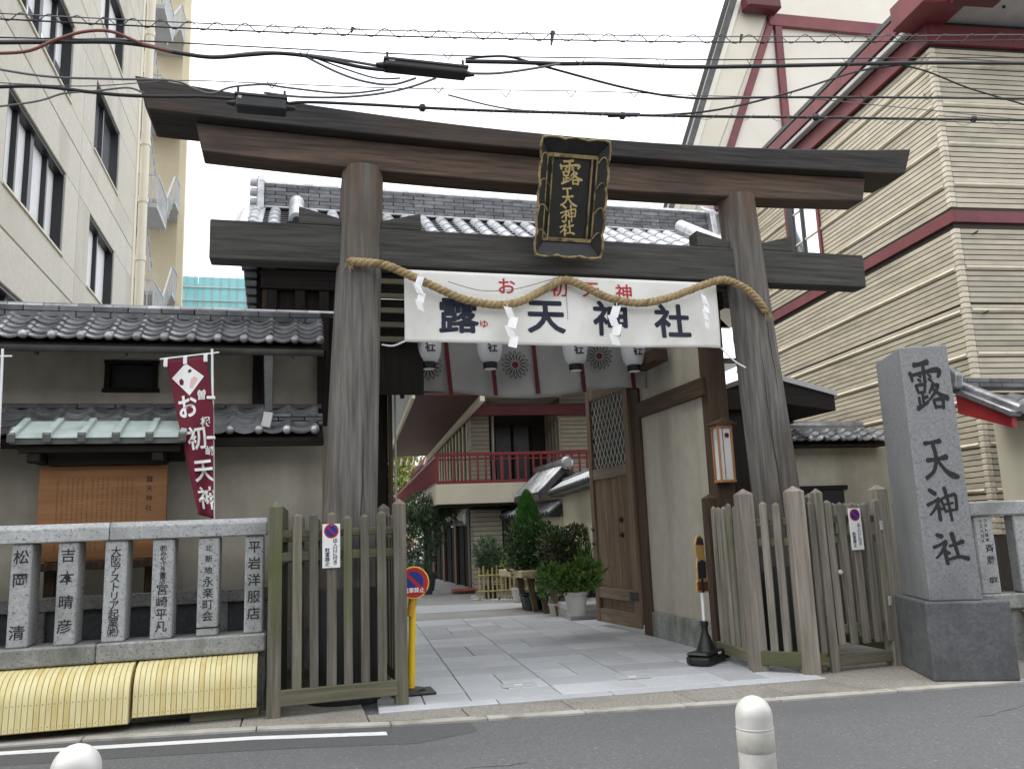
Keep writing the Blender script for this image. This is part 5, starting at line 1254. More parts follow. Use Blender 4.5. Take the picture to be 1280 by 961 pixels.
for i in range(5): sb('window_post', RT, 3.68, 3.74, 1.9+i*.42, 2.02+i*.42, 2.75, 4.9)
wn = sb('window', M('curtained_glass', lin(.03,.034,.036), lin(.055,.06,.062), scale=4, rough=.35), 2.15, 3.2, 3.55, 3.59, 2.8, 4.6, 0)
for x in (2.1, 2.65, 3.2): sb('window_frame', W_DARK, x-.04, x+.04, 3.5, 3.56, 2.8, 4.65, .004, wn)
MB().cyl((1.95,2.9,2.75),(1.95,2.9,5.2),.05,n=10).build('rain_pipe', WHITE, SB, smooth=True)
sb('red_frieze', REDTRIM, 1.2, 7, 1.7, 1.9, 4.7, 5.0); sb('red_frieze', REDTRIM, 1.1, 1.3, 1.9, 26, 4.72, 4.98)
sb('ceiling', STUCCO, 1.5, 3.7, .6, 3.6, 5.2, 5.25, 0)
# eaves
sof = M('dark_red_soffit', lin(.05,.007,.011), lin(.07,.01,.014), scale=3, rough=.6)
sb('soffit', sof, -.55, 1.2, -1.0, 14.5, 4.82, 4.88, 0); sb('eave_fascia', PLASTER_C, -.63, -.55, -1.0, 14.5, 4.74, 4.94); sb('eave_fascia', PLASTER_C, 1.02, 1.14, -1, 14.5, 4.66, 4.82)
MB().prism([(-.63,-1,4.95),(-.63,-1,5.05),(-1.3,-1,5.5),(-1.3,-1,5.38)], (0,15.5,0)).build('upper_eave', GREYM, SB); MB().prism([(-1.3,-1,5.38),(-1.3,-1,5.52),(-1.38,-1,5.52),(-1.38,-1,5.38)], (0,15.5,0)).build('gutter', WHITE, SB)
for i in range(7): MB().bar((-.5+i*.26,14.6,4.75),(-.5+i*.26,16.0,4.6),.08,.1).build('rafter_end', PLASTER_C, SB)
sb('roof', TILE, -.9, 8, -1, 14.5, 5.6, 5.75)
# ground-floor doors under the balcony
n0 = P(594, 738, Y=21.9); n1 = P(536, 735, Y=29.5)
def s_loc(w_): q = Vector((w_.x-b0.x, w_.y-b0.y)); return Vector((q.x*math.cos(-sa_)-q.y*math.sin(-sa_), q.x*math.sin(-sa_)+q.y*math.cos(-sa_)))
d0, d1_ = s_loc(n0), s_loc(n1); dl = (d1_-d0).length; da = math.atan2((d1_-d0).y, (d1_-d0).x)
POST_R = M('wood_red_post', lin(.10,.045,.03), lin(.15,.07,.045), scale=10, stretch=(1,1,.1), rough=.6)
nd = 4; dw = dl/nd
def dpart(name, mat, i, x0, x1, y0, y1, z0, z1, par=None, bev=.006):
    o_ = MB().box(x0, x1, y0, y1, z0, z1).build(name, mat, par or SB, bevel=bev)
    if par is None: o_.location = (d0.x+math.cos(da)*dw*i, d0.y+math.sin(da)*dw*i, 0); o_.rotation_euler = (0,0,da)
    return o_
for i in range(nd+1): dpart('door_post', POST_R, i, -.14, .14, -.1, .14, 0, 2.18)
for i in range(nd):
    dr = dpart('door', W_DARK, i, .14, dw-.14, .02, .06, .08, 1.72, bev=0)
    for x in (.17, dw/2, dw-.17): dpart('door_frame', W_DARK, i, x-.04, x+.04, .06, .085, .08, 1.72, dr)
    dpart('transom', PLASTER_C, i, .14, dw-.14, .0, .1, 1.86, 2.18); dpart('door_head', POST_R, i, .14, dw-.14, -.04, .12, 1.73, 1.85); dpart('door_sill', RT, i, .14, dw-.14, -.04, .12, 0, .08)
sb('entrance_step', GREYM, -.9, 1.3, 1.2, 9, 0, .1)
o = sb('air_vent', WHITE, .94, 1.04, 1.75, 2.35, 1.78, 2.06); 
MB().cyl((.9,.35,2.12),(3.4,.4,2.05),.035,n=8).build('service_pipe', BLACKP, SB); MB().cyl((1.9,1.52,0),(1.9,1.52,2.15),.045,n=8).build('rain_pipe', BLACKP, SB)
o = MB().box(-.3,.3,-.25,.25,0,.02).build('door_mat', ORANGEM, None, loc=P(580,737,Z=.10), rot=(0,0,sa_)); o.location.z = .102; tag(o, 'orange-red mat on the step by the dark doors', 'mat')

# ================================================================== plastered precinct wall with tiled coping
PW = thing('precinct_wall', 'cream plastered wall with grey tiled coping behind the potted plants', 'wall', (5.4, 16, 0))
def pw(x, y, z=0): return Vector((x-5.4, y-16, z))
def wallseg(a, b, zt, tiles, mat=PLASTER_C):
    A_, B_ = pw(*a), pw(*b); d = (B_-A_); L_ = d.length; d.normalize(); nrm = Vector((-d.y, d.x, 0))
    ang_ = math.atan2(d.y, d.x)
    mid = (A_+B_)/2
    MB().box(-L_/2,L_/2,-.08,.08,.32,zt-.05).build('wall', mat, PW, loc=mid, rot=(0,0,ang_)); MB().box(-L_/2,L_/2,-.1,.1,0,.318).build('wall_base', GRANITE_OLD, PW, loc=mid, rot=(0,0,ang_), bevel=.006)
    MB().prism([(-L_/2,-.36,zt-.06),(-L_/2,0,zt+.18),(-L_/2,.36,zt-.06),(-L_/2,.36,zt-.12),(-L_/2,-.36,zt-.12)], (L_,0,0)).build('coping_core', TILE_D, PW, loc=mid, rot=(0,0,ang_))
    n = int(L_/.2)
    me = MB().cyl((0,.38,-.03),(0,.04,.19),.05,n=10).mesh('coping_tile', TILE_SHEEN, smooth=50); cap = MB().lathe((0,0,0), [(.055,0),(.055,.02),(.03,.03)], 12).mesh('coping_cap', TILE_D)
    for i in range(n):
        p = mid+d*(-L_/2+.1+i*L_/n)+Vector((0,0,zt)); link('coping_tile', me, PW, p, (0,0,ang_)); q = p+nrm*.38+Vector((0,0,-.03)); link('coping_cap', cap, PW, q, (R(-90),0,ang_))
    MB().cyl((-L_/2,0,zt+.22),(L_/2,0,zt+.22),.075,n=12).build('coping_ridge', TILE, PW, loc=mid, rot=(0,0,ang_), smooth=50)
wallseg((5.22,13.2),(5.95,17.9), 2.36, True); wallseg((5.9,17.95),(5.55,21.6), 1.92, True)
MB().prism([pw(5.35,18.0,2.32),pw(6.0,18.0,2.95),pw(6.7,18.0,2.42),pw(6.7,18.0,2.3),pw(6.0,18.0,2.8),pw(5.35,18.0,2.2)], (0,2.2,0)).build('gate_roof', TILE_D, PW)
for i in range(11): MB().cyl(pw(5.33,18.05+i*.2,2.35), pw(6.0,18.05+i*.2,2.97), .042, n=10).build('coping_tile', TILE, PW, smooth=50)
MB().cyl(pw(6.0,17.9,3.02), pw(6.0,20.3,3.02), .09, n=12).build('gate_ridge', TILE, PW, smooth=50); MB().lathe((0,0,0), [(.15,0),(.15,.06),(.1,.1)], 14).build('ridge_end', TILE, PW, loc=pw(6.0,17.9,3.0), rot=(R(90),0,0))

# ================================================================== plants
def leaves(n, fn, ln, wd, seed, up_=.4):
    random.seed(seed); mb = MB()
    for _ in range(n):
        p, out = fn()
        d = (out+Vector((random.gauss(0,.5), random.gauss(0,.5), random.gauss(up_,.5)))).normalized()
        s = d.cross(Vector((random.gauss(0,1), random.gauss(0,1), random.gauss(0,1)))).normalized()
        nrm = d.cross(s); L_ = ln*random.uniform(.6,1.3); W_ = wd*random.uniform(.7,1.2)
        b = len(mb.v)
        mb.v += [tuple(p), tuple(p+d*L_*.5+s*W_*.5+nrm*L_*.08), tuple(p+d*L_), tuple(p+d*L_*.5-s*W_*.5+nrm*L_*.08)]
        mb.f += [(b,b+1,b+2),(b,b+2,b+3)]
    return mb
def ball(cx_, cy_, cz_, rx, ry, rz):
    def f():
        while True:
            v_ = Vector((random.uniform(-1,1), random.uniform(-1,1), random.uniform(-1,1)))
            if .25 < v_.length < 1: break
        return Vector((cx_+v_.x*rx, cy_+v_.y*ry, cz_+v_.z*rz)), v_
    return f
def clumps(cs):
    fs = [ball(*c_) for c_ in cs]; ws = [c_[3]*c_[4]*c_[5] for c_ in cs]
    def f(): return random.choices(fs, ws)[0]()
    return f
def stems(t, tips, r0_=.012, mat=BARK, base=(0,0,0)):
    for p in tips:
        p = Vector(p); b = Vector(base)
        MB().tube([b, b+(p-b)*.4+Vector((random.uniform(-.03,.03),random.uniform(-.03,.03),.04)), p], [r0_, r0_*.7, r0_*.3], 6).build('stem', mat, t)
def pot(t, r_, h_, mat, z=0): MB().lathe((0,0,z), [(r_*.72,0),(r_*.95,h_*.85),(r_*1.05,h_*.87),(r_*1.05,h_),(r_*.92,h_),(r_*.9,h_*.9)], 20).build('pot', mat, t, smooth=40)
# conifer in a tub
p = P(686, 762, Z=.02)
CO = thing('potted_conifer', 'bright green cone-shaped conifer among the potted plants', 'conifer', (P(664,762,Y=p.y+.5).x, p.y+.5, .02))
sc_ = .0155
def conf():
    z = random.uniform(0,1)**.8; r_ = .47*(1-z)**.62*(.55+.45*min(1, z*4+.3))*random.uniform(.45,1.03); a = random.uniform(0,2*math.pi)
    return Vector((r_*math.cos(a), r_*math.sin(a), .80+z*1.42)), Vector((math.cos(a)*.25, math.sin(a)*.25, 1.3))
leaves(5200, conf, .10, .022, 1, .9).build('crown', LEAF_CON, CO); MB().cyl((0,0,.25),(0,0,1.9),.035,.01,8).build('trunk', BARK, CO); pot(CO, .22, .3, POT_D)
# broadleaf shrubs
def shrub(px, py, Zb, label, cs, n, ln, wd, mat, seed, potm=POT, pr=(.17,.26), name='potted_shrub', cat='shrub', dy=0, tips=6):
    p = P(px, py, Z=Zb); t = thing(name, label, cat, (p.x, p.y+dy, Zb), 0, 'potted plants by the precinct wall')
    if pr: pot(t, pr[0], pr[1], potm)
    leaves(n, clumps(cs), ln, wd, seed).build('foliage', mat, t)
    random.seed(seed); stems(t, [(c_[0]+random.uniform(-.1,.1), c_[1], c_[2]) for c_ in cs for _ in range(2)][:tips], base=(0,0,pr[1]*.8 if pr else 0))
    return t
shrub(664, 762, .02, 'dark leafy shrub with fine leaves left of the conifer', [(-.15,0,.95,.3,.3,.35),(.1,0,1.25,.3,.3,.4),(-.2,.1,1.45,.2,.2,.25),(.25,-.05,.8,.3,.3,.3),(.5,0,1.15,.3,.25,.35),(.7,0,1.0,.3,.25,.3)], 3000, .085, .04, LEAF_BUSH, 2, POT_D)
shrub(690, 763, .02, 'broad dark green shrub behind the wooden staging', [(0,0,1.0,.42,.35,.38),(.4,.1,1.15,.35,.3,.35),(-.35,0,1.1,.35,.3,.35),(.1,0,1.42,.28,.25,.25)], 3400, .08, .038, LEAF_BUSH, 23, POT_D, dy=.7)
shrub(712, 765, .02, 'dark bronze-tinged shrub between conifer and open door', [(0,0,1.0,.33,.3,.3),(.2,0,1.3,.25,.25,.25),(-.25,0,1.15,.25,.25,.3),(.35,0,1.45,.16,.16,.16)], 1300, .08, .04, LEAF_BRN, 3, POT, dy=.3)
shrub(722, 766, .02, 'dark green shrub with glossy leaves behind the spiky plant', [(0,0,1.0,.35,.3,.35),(.25,0,1.35,.25,.25,.22),(-.15,0,1.35,.2,.2,.2)], 1200, .085, .042, LEAF_BUSH, 13, POT, dy=.6)
shrub(718, 768, .3, 'low bright green leafy plant in a pale pot beside the door', [(0,0,.5,.36,.3,.17),(-.3,0,.55,.25,.25,.16),(.2,0,.62,.25,.2,.15)], 1100, .11, .05, LEAF_LIGHT, 4, POT, (.17,.33), dy=-.1)
shrub(648, 752, .02, 'small yellowish seedling in a pot at the wall corner', [(0,0,.95,.25,.22,.22),(-.15,0,.75,.2,.18,.15)], 350, .09, .03, LEAF_YEL, 5, POT, (.15,.3))
shrub(614, 748, .02, 'dark shrub behind a little bamboo fence at the building corner', [(-.05,0,1.0,.3,.3,.35),(.0,0,.75,.3,.3,.3)], 900, .16, .04, LEAF_BAM, 6, POT_D, (.2,.3))
shrub(690, 768, .02, 'pale green trailing plant under the wooden staging', [(0,0,.62,.35,.22,.12),(.3,-.1,.5,.25,.2,.12),(-.1,0,.4,.2,.2,.12)], 420, .1, .045, LEAF_LIGHT, 7, POT, (.13,.22), dy=-.25)
# spiky blades
p = P(737, 745, Z=.3); t = thing('spiky_plant', 'spiky plant with upright sword leaves right beside the door', 'plant', (p.x-.05, p.y+.1, .3), 0, 'potted plants by the precinct wall')
pot(t, .18, .3, POT_D); random.seed(9)
for k in range(46):
    a = random.uniform(0, 2*math.pi); tl_ = random.uniform(.15,.75); L_ = random.uniform(.5,.95)
    d = Vector((math.cos(a)*tl_, math.sin(a)*tl_, 1)).normalized(); s = d.cross(Vector((0,0,1))).normalized() if tl_ > .01 else Vector((1,0,0))
    pts = [Vector((0,0,.3))+d*L_*q-Vector((0,0,.25*tl_*q*q)) for q in (0,.35,.7,1)]
    mb = MB()
    for q, p_ in enumerate(pts): w_ = (.02,.026,.018,.001)[q]; mb.v += [tuple(p_-s*w_), tuple(p_+s*w_)]
    mb.f = [(0,1,3,2),(2,3,5,4),(4,5,7,6)]; mb.build('blade', LEAF_LIGHT if k % 3 else LEAF_BUSH, t)
# wooden staging and granite step by the door
SW = wood('wood_staging', lin(.12,.085,.05), lin(.22,.16,.1), lin(.1,.07,.04), 'Z', vary=.2)
feet = [P(657,761,Z=.02), P(670,764,Z=.02), P(684,767,Z=.02), P(699,770,Z=.02)]
ST = thing('plant_staging', 'rough wooden plant staging with leaning legs in front of the shrubs', 'stand', feet[0])
for f_ in feet:
    q = f_-feet[0]; MB().bar(q, q+Vector((-.10,.05,.62)), .10, .07, (0,1,0)).build('leg', SW, ST, bevel=.006); MB().bar(q+Vector((.1,.45,0)), q+Vector((.05,.42,.62)), .08, .06, (0,1,0)).build('leg', SW, ST, bevel=.006)
d_ = feet[1]-feet[0]; MB().bar(Vector((-.2,.18,.69))-d_*.6, Vector((-.1,.15,.69))+d_*1.2, .34, .13).build('planter_box', M('wood_shelf', lin(.5,.42,.25), lin(.58,.5,.32), scale=8, rough=.8), ST, bevel=.01)
MB().bar(feet[1]-feet[0]+Vector((0,.2,.65)), feet[3]-feet[0]+Vector((.1,.2,.65)), .5, .05).build('shelf', SW, ST, bevel=.006)
p = P(745, 775, Z=.02); GSb = thing('granite_step', 'low granite block step carrying pots beside the open door', 'step', (p.x+.05, p.y+.15, 0), R(-4))
for x0, x1 in ((-.45,.03),(.035,.6)):
    box('step_block', GRANITE, GSb, x0, x1, -.05, 1.5, .02, .16, bevel=.01); box('step_slab', SLAB, GSb, x0, x1, -.07, 1.5, .162, .28, bevel=.012)
# little bamboo fence
p = P(600, 750, Z=.02); BF = thing('bamboo_fence', 'knee-high bamboo fence round the corner shrub', 'fence', (p.x, p.y, .012), R(-3))
BAM = M('bamboo', lin(.42,.33,.13), lin(.5,.42,.2), scale=6, rough=.5)
for i in range(13): MB().cyl((i*.1,0,0),(i*.1,0,.72+.05*math.sin(i*2.1)),.022,n=8).build('cane', BAM, BF, smooth=True)
for z in (.2,.55): MB().cyl((-.05,-.03,z),(1.3,-.03,z),.018,n=8).build('cane_rail', BAM, BF, smooth=True)
# tall bamboo-leaved tree left of the doors, in a dark tub
p = P(532, 742, Z=.02); BT = thing('leafy_tree', 'tall drooping narrow-leaved tree in a dark tub before the balcony', 'tree', (p.x, p.y, .012))
pot(BT, .3, .55, POT_D)
MB().tube([(0,0,.4),(.05,0,1.2),(-.05,0,2.0),(.0,0,2.6)], [.05,.04,.03,.015], 8).build('trunk', BARK, BT)
for q in range(8):
    a = q*.8; MB().tube([(0,0,1.2+q*.13),(.35*math.cos(a),.35*math.sin(a),1.6+q*.13),(.75*math.cos(a),.6*math.sin(a),1.55+q*.12)], [.02,.014,.005], 6).build('limb', BARK, BT)
leaves(3600, clumps([(0,0,2.2,.6,.6,.42),(.45,.1,2.05,.42,.4,.35),(-.4,0,1.9,.45,.4,.4),(-.35,0,1.35,.35,.35,.4),(.2,0,1.5,.3,.3,.35),(-.1,0,.95,.35,.3,.3),(-.5,0,.9,.3,.3,.3),(.7,0,2.25,.25,.25,.2)]), .2, .028, 21, -.7).build('crown', LEAF_BAM, BT)
# pebbles along the building foot
pb_ = MB(); random.seed(17)
for i in range(240):
    q = P(random.uniform(590,640), random.uniform(744,750), Z=.02); r_ = random.uniform(.02,.05)
    pb_.lathe((q.x,q.y,.01), [(r_*.7,0),(r_,r_*.3),(r_*.5,r_*.7)], 6)
o = pb_.build('pale_pebbles', SLAB); o['kind'] = 'stuff'; tag(o, 'pale pebbles strewn along the foot of the balcony building', 'pebbles')
# trees beyond the precinct
def tree(px, Y, z0, h_, r_, label, mat, seed):
    p = P(px, 600, Y=Y); t = thing('tree', label, 'tree', (p.x, Y, 0), 0, 'trees beyond the precinct'); random.seed(seed)
    MB().tube([(0,0,0),(.1,0,h_*.4),(0,0,h_*.8)], [.2,.15,.05], 8).build('trunk', BARK, t)
    cs = [(random.uniform(-r_,r_)*.7, random.uniform(-r_,r_)*.7, random.uniform(z0,h_), r_*.5, r_*.5, r_*.42) for _ in range(11)]
    for c_ in cs[:6]: MB().tube([(0,0,h_*.35),Vector(c_[:3])*.6+Vector((0,0,.5)),c_[:3]], [.09,.05,.015], 6).build('limb', BARK, t)
    leaves(5200, clumps(cs), .32, .19, seed).build('crown', mat, t)
tree(488, 50, 1.5, 7.6, 2.9, 'yellowing tree glimpsed under the balcony eaves', LEAF_YEL, 3)
tree(472, 58, 6, 13.5, 2.8, 'green tree top glimpsed above the dark red eaves', LEAF_LIGHT, 5)
FT = thing('distant_tower', 'pale pink tower block glimpsed above the trees through the gate', 'building', (8.5, 70, 0))
p = P(500, 490, Y=70); FT.location.x = p.x
box('wall', M('pink_render', lin(.6,.42,.36), rough=.9), FT, -.35, 1.2, 0, 5, 0, 22); box('wall', STUCCO, FT, -1.5, -.36, 0, 5, 0, 22)
for i in range(6): box('window', GLASS, FT, .2, .8, -.03, 0, 9+i*2, 10+i*2)

# ================================================================== warning figure on a weighted stand
p = P(884, 828, Z=.034); WS = thing('warning_stand', 'flat tan warning board cut in a figure shape on a black weighted stand', 'sign', (p.x, p.y, .034), R(38))
MB().prism([(-.22,-.13,0),(.22,-.13,0),(.26,-.05,0),(.26,.08,0),(.2,.15,0),(-.2,.15,0),(-.26,.08,0),(-.26,-.05,0)], (0,0,.09)).build('weight', BLACKP, WS, bevel=.025, seg=2)
box('weight_rim', BLACKP, WS, -.24, .24, -.12, .13, .09, .13, bevel=.02); box('handle_slot', BLACK, WS, -.2, -.1, -.135, -.128, .03, .07); box('sticker', WHITE, WS, .03, .1, -.13, -.122, .095, .115, bevel=.001)
MB().lathe((0,0,.12), [(.11,0),(.06,.14),(.035,.2),(.035,.26),(.045,.27),(.045,.31),(.02,.32)], 16).build('cone', BLACKP, WS, smooth=40)
MB().cyl((0,0,.4),(0,0,.9),.017,n=10).build('pole', WHITE, WS, smooth=True); MB().cyl((0,0,.74),(0,0,.92),.028,n=10).build('pole_sleeve', BLACKP, WS, smooth=True)
sil = [(-.14,.86),(.16,.84),(.17,.98),(.14,1.0),(.15,1.2),(.12,1.3),(.13,1.42),(.1,1.52),(.03,1.56),(-.05,1.54),(-.1,1.46),(-.1,1.34),(-.07,1.28),(-.1,1.16),(-.1,1.0),(-.14,.98)]
dk = 1.36/1.56
MB().prism([(x,-.012,z*dk) for x, z in sil], (0,.018,0)).build('board', TAN, WS, bevel=.003)
MB().prism([(x,-.016,z*dk) for x, z in [(-.11,.88),(.14,.86),(.145,.97),(-.11,.985)]], (0,.003,0)).build('caption_panel', BROWNP, WS)
MB().prism([(x,-.016,z*dk) for x, z in [(-.085,1.02),(.12,1.02),(.12,1.22),(.02,1.25),(-.08,1.22)]], (0,.003,0)).build('painted_coat', NAVY, WS)
MB().prism([(x,-.016,z*dk) for x, z in [(-.085,1.44),(.11,1.43),(.09,1.5),(.03,1.535),(-.04,1.52)]], (0,.003,0)).build('painted_cap', INK, WS)

# ================================================================== bollards at the kerb edge
for (px, py, dep_, lab) in ((940, 868, 2.62, 'domed pale steel bollard with a dull reflective band, right of centre'), (97, 928, 2.03, 'domed pale steel bollard with only its top showing at lower left')):
    d = fw + rt*((px-CX)/F_PX) - up*((py-CY)/F_PX); q = O+d*dep_
    t = thing('bollard', lab, 'bollard', (q.x, q.y, 0), 0, 'steel bollards beside the road'); r_ = .057; H_ = q.z
    MB().lathe((0,0,0), [(r_,0),(r_,H_-.062)]+[(r_*math.cos(a), H_-.06+.058*math.sin(a)) for a in [i*math.pi/2/9 for i in range(9)]]+[(.002,H_-.001)], 32).build('post', BOLLARD, t, smooth=50)
    MB().lathe((0,0,0), [(r_+.0002,H_-.165),(r_+.0014,H_-.163),(r_+.0014,H_-.106),(r_+.0002,H_-.104)], 32).build('reflective_band', BAND, t, smooth=50)
    MB().lathe((0,0,0), [(r_+.0002,H_-.098),(r_+.0016,H_-.096),(r_+.0002,H_-.094)], 32).build('joint_ring', GREYM, t, smooth=50)
    MB().lathe((0,0,0), [(.1,0),(.1,.008),(.058,.02)], 28).build('base_flange', GREYM, t)

# ================================================================== overhead cables along the street
WY = 6.6
def wire(pts, r_, mat, label, name='overhead_cable', dy=0.0, ext=True, n=6, cat='cable', wave=None):
    c_ = [P(x, y, Y=WY+dy) for x, y in pts]
    pth = smooth(c_, 6)
    for e_ in (0, -1):                                   # lines that leave the picture run on straight to the next pole
        if ext or pts[e_][0] <= -40 or pts[e_][0] >= 1300:
            sgn = -1 if pts[e_][0] < 640 else 1
            far = [pth[e_]+Vector((sgn*q, 0, sgn*q*.01)) for q in (3, 8, 16)]
            pth = far[::-1]+pth if e_ == 0 else pth+far
    b = c_[len(c_)//2]
    mb = MB().tube([p-b for p in pth], r_*(1.0 if r_ > .012 else 1.25), n)
    return tag(mb.build(name, mat, None, loc=b, smooth='all'), label, cat, 'overhead cables along the street')
tw0 = [(-60,14),(220,28),(440,37),(690,43),(900,46),(1130,45),(1340,43)]
wire(tw0, .004, WIRE_G, 'topmost thin overhead wire of the twin pair'); tw1 = [(x, y+7) for x, y in tw0]
wire(tw1, .005, WIRE, 'second thin overhead wire just below the topmost one')
zz = []; x = -700
def yat(x):
    for (a, ya), (b, yb) in zip(tw0, tw0[1:]):
        if x <= b: return ya+(yb-ya)*(x-a)/(b-a)
    return 43
while x < 2300: zz.append((x, yat(x)+3.5+5.5*math.sin(x/35*2*math.pi))); x += 4
b = P(640,40,Y=WY); o = MB().tube([P(x_, y_, Y=WY+.02*math.cos(x_/35*6.28))-b for x_, y_ in zz], .0042, 4).build('spiral_lashing', WIRE, None, loc=b); tag(o, 'wavy lashing wire wound round the topmost pair of wires', 'cable')
wire([(-60,46),(160,51),(300,58),(480,67),(620,71),(760,73),(900,75),(1100,73),(1340,72)], .0045, WIRE, 'straight messenger wire above the thick black cable', dy=.0)
wire([(-60,54),(60,53),(140,53),(185,58),(220,66),(265,72),(310,69),(350,67),(400,73),(450,84),(482,88)], .016, WIRE, 'thick black sagging cable running from the left to the black box', ext=False)
wire([(-60,53),(80,51),(150,50),(200,60),(262,71),(330,66),(400,71),(480,84)], .010, WIRE_G, 'grey cable lashed along the thick cable left of the black box', ext=False, dy=.03)
wire([(-40,67),(30,65),(70,50),(105,40),(140,40),(180,56),(215,65)], .010, WIRE_R, 'reddish brown cable arching over the others at the far left', ext=False, dy=-.03)
wire([(582,77),(640,78),(700,80),(760,80),(860,84),(1000,82),(1150,79),(1340,80)], .019, WIRE, 'thick black cable running right from the black box', ext=False)
wire([(582,74),(610,71),(640,72),(690,86),(790,112),(866,123),(960,122),(1100,122),(1340,124)], .009, WIRE, 'cable dropping diagonally from the thick one to the lower line', ext=False, dy=.03)
wire([(585,92),(620,92),(660,87),(700,80)], .009, WIRE_G, 'short grey cable looping from the black box up to the thick line', ext=False, dy=-.02)
wire([(-60,76),(50,95),(140,99),(215,101),(245,112),(265,117),(290,109),(330,106),(360,110),(430,117),(480,112)], .007, WIRE_G, 'thin grey wavy wire dipping near the dark lintel tip', ext=False)
wire([(-60,100),(100,108),(220,101),(320,104),(480,110),(640,113),(760,115),(880,120),(1000,122)], .0035, WIRE_G, 'thin wire crossing the sky above the tablet', dy=.05)
wire([(380,70),(420,90),(455,102),(490,106),(520,98)], .008, WIRE_G, 'looping grey drop cable left under the black box', ext=False); wire([(392,72),(430,86),(470,98),(500,98)], .006, WIRE_G, 'second thinner drop loop under the black box', ext=False, dy=.04)
wire([(545,98),(510,110),(470,118),(420,122),(370,121),(330,116)], .008, WIRE_G, 'grey cable swinging from the big black box to the small one', ext=False)
wire([(358,130),(385,128),(460,131),(530,135),(620,139),(700,141),(780,144),(900,146),(1020,147),(1150,149),(1340,151)], .013, WIRE, 'lowest thick black cable running right from the small box', ext=False); LOWC = bpy.context.scene.objects[-1] if False else [o for o in COL.objects if o.get('label','').startswith('lowest thick black')][0]
wire([(-60,112),(40,108),(110,115),(150,119),(200,121),(250,121),(296,124)], .011, WIRE, 'tangled black cable leading left from the small box', ext=False); wire([(-60,140),(40,128),(80,117),(120,114),(160,110),(180,117)], .006, WIRE_G, 'thin slack cable at the far left below the tangle', ext=False)
wire([(760,146),(880,140),(980,118),(1070,90),(1130,81)], .008, WIRE, 'cable climbing to the right across the white gable', ext=False, dy=.03); wire([(1120,80),(1160,90),(1210,110),(1280,131),(1340,150)], .007, WIRE, 'cable descending to the right across the tiled hall', ext=False, dy=.03)
wire([(560,119),(640,137),(740,141),(800,142)], .006, WIRE_G, 'thin grey wire sagging onto the lowest cable', ext=False, dy=.02)
for k in range(18):
    x0_ = 500+k*46; y0_ = 133.5+(x0_-500)*.022
    MB().tube([P(x0_+q*3.6, y0_+8*math.sin(math.pi*q/8)+(q*3.6)*.02, Y=WY-.02)-LOWC.location for q in range(9)], .0026, 4).build('lashing_loop', WIRE_G, LOWC)
def closure(px0, py0, px1, py1, label, Y):
    a, c_ = P(px0, py0, Y=Y), P(px1, py1, Y=Y); m_ = (a+c_)/2; L_ = abs(c_.x-a.x); H_ = abs(a.z-c_.z)
    t = thing('cable_closure', label, 'cable box', m_, 0, 'black cable boxes on the overhead lines')
    box('case', BLACKP, t, -L_/2, L_/2, -.07, .07, -H_/2, H_/2, bevel=.018, seg=2); box('lid_lip', BLACKP, t, -L_/2-.008, L_/2+.008, -.08, .08, H_/2-.02, H_/2+.004, bevel=.004)
    for s in (-1, 1):
        MB().cyl((s*L_/2,0,0),(s*(L_/2+.07),0,0),.03,.016,10).build('gland', BLACKP, t, smooth=40); box('hanger', WIRE, t, s*L_*.46-.01, s*L_*.46+.01, -.01, .01, H_/2, H_/2+.09, bevel=.002)
    box('label_patch', GREYM, t, -L_*.45, -L_*.38, -.0725, -.071, H_*.1, H_*.3, bevel=.001)
closure(480, 77, 583, 97.5, 'large black cable box hanging in the middle of the lines', WY); closure(295, 121, 358, 143, 'small black cable box hanging in front of the lintel', WY)
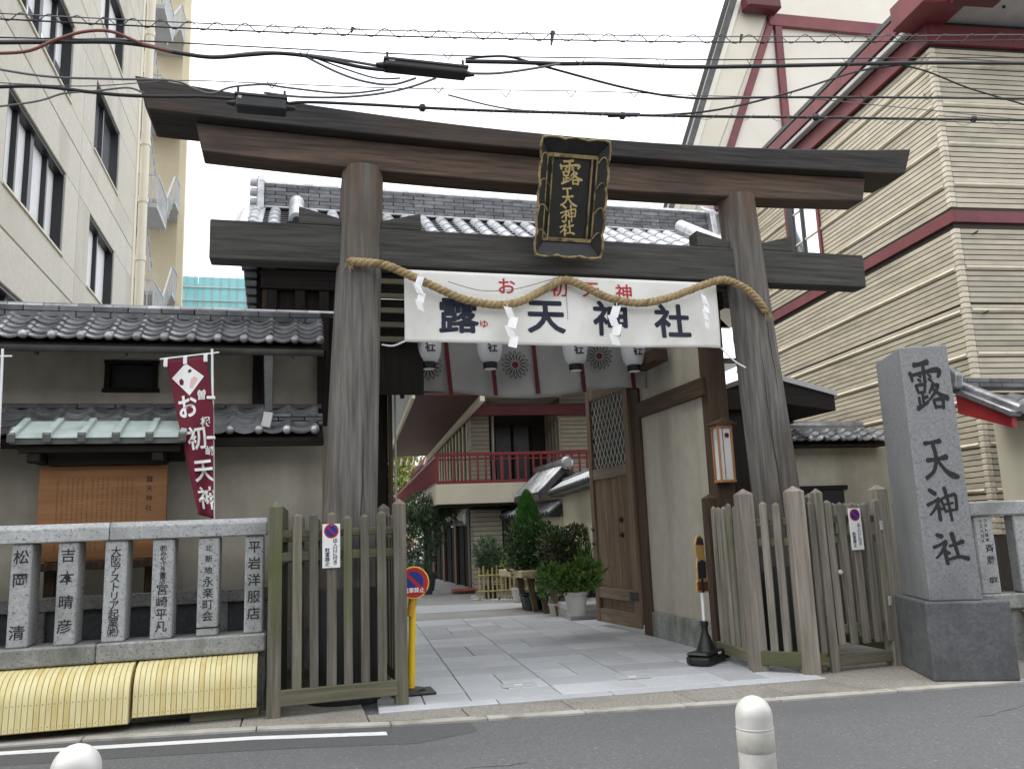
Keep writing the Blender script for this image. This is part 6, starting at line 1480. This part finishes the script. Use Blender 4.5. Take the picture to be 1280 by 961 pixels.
for k, (x, y, h_) in enumerate(((690,40,17),(926,44,10),(440,35,6))):
    a, c_ = P(x+1, y, Y=WY), P(x-1, y+h_, Y=WY)
    o = MB().cyl(Vector((0,0,0)), c_-a, .022 if k == 0 else .016, .008, 8).build('wire_clamp', WIRE, None, loc=a); tag(o, ['drop-shaped black clamp on the top wires above the tablet','small clamp on the top wires near the gable edge','tiny clamp on the top wires left of the black box'][k], 'clamp', 'clamps on the top wires')
LINES = [(o, o.get('label','')) for o in COL.objects if o.name.startswith('overhead_cable')]
def line_of(key): return [o for o, l_ in LINES if key in l_][0]
for key, spots in (('thin wire crossing the sky', ((340,108),(548,114),(632,119),(714,119),(793,119),(870,120))), ('thick black cable running right', ((725,79),(827,80),(940,81),(1060,79))), ('dropping diagonally', ((985,120),(1080,122),(1160,122))), ('straight messenger', ((380,69),(560,72)))):
    c_ = line_of(key)
    for (x, y) in spots:
        vt = MB()
        for sgn in (-1, 1): vt.cyl(P(x, y+3, Y=WY-.02)-c_.location, P(x+sgn*6, y-5, Y=WY-.02)-c_.location, .004, n=4)
        vt.build('wire_tie', WIRE, c_)
for k, (x, y) in enumerate(((528,135),(778,145),(1020,147),(1217,149))):
    a = P(x, y, Y=WY); o = MB().lathe((0,0,0), [(.015,-.03),(.034,-.015),(.034,.015),(.015,.03)], 10).build('cable_joint', WIRE, None, loc=a, rot=(0,R(90),0)); tag(o, ['round cable joint left of the tablet on the lowest cable','round cable joint right of the tablet on the lowest cable','round cable joint in front of the red beam','round cable joint in front of the tiled hall'][k], 'cable joint', 'joints on the lowest cable')

# ================================================================== unseen building behind the viewpoint, added and sized to block sky light
OP = thing('added_street_building', 'unseen grey building across the street, added to block sky light', 'building', (0, -6, 0))
box('wall', M('street_render', lin(.5,.5,.49), lin(.56,.56,.55), scale=1, rough=.85), OP, -30, 30, -8, 0, 0, 7, bevel=0)
for i in range(12):
    for k in range(2): box('window', GLASS_D, OP, -28+i*4.8, -25.5+i*4.8, 0, .03, 1.2+k*3.5, 3+k*3.5, bevel=0)
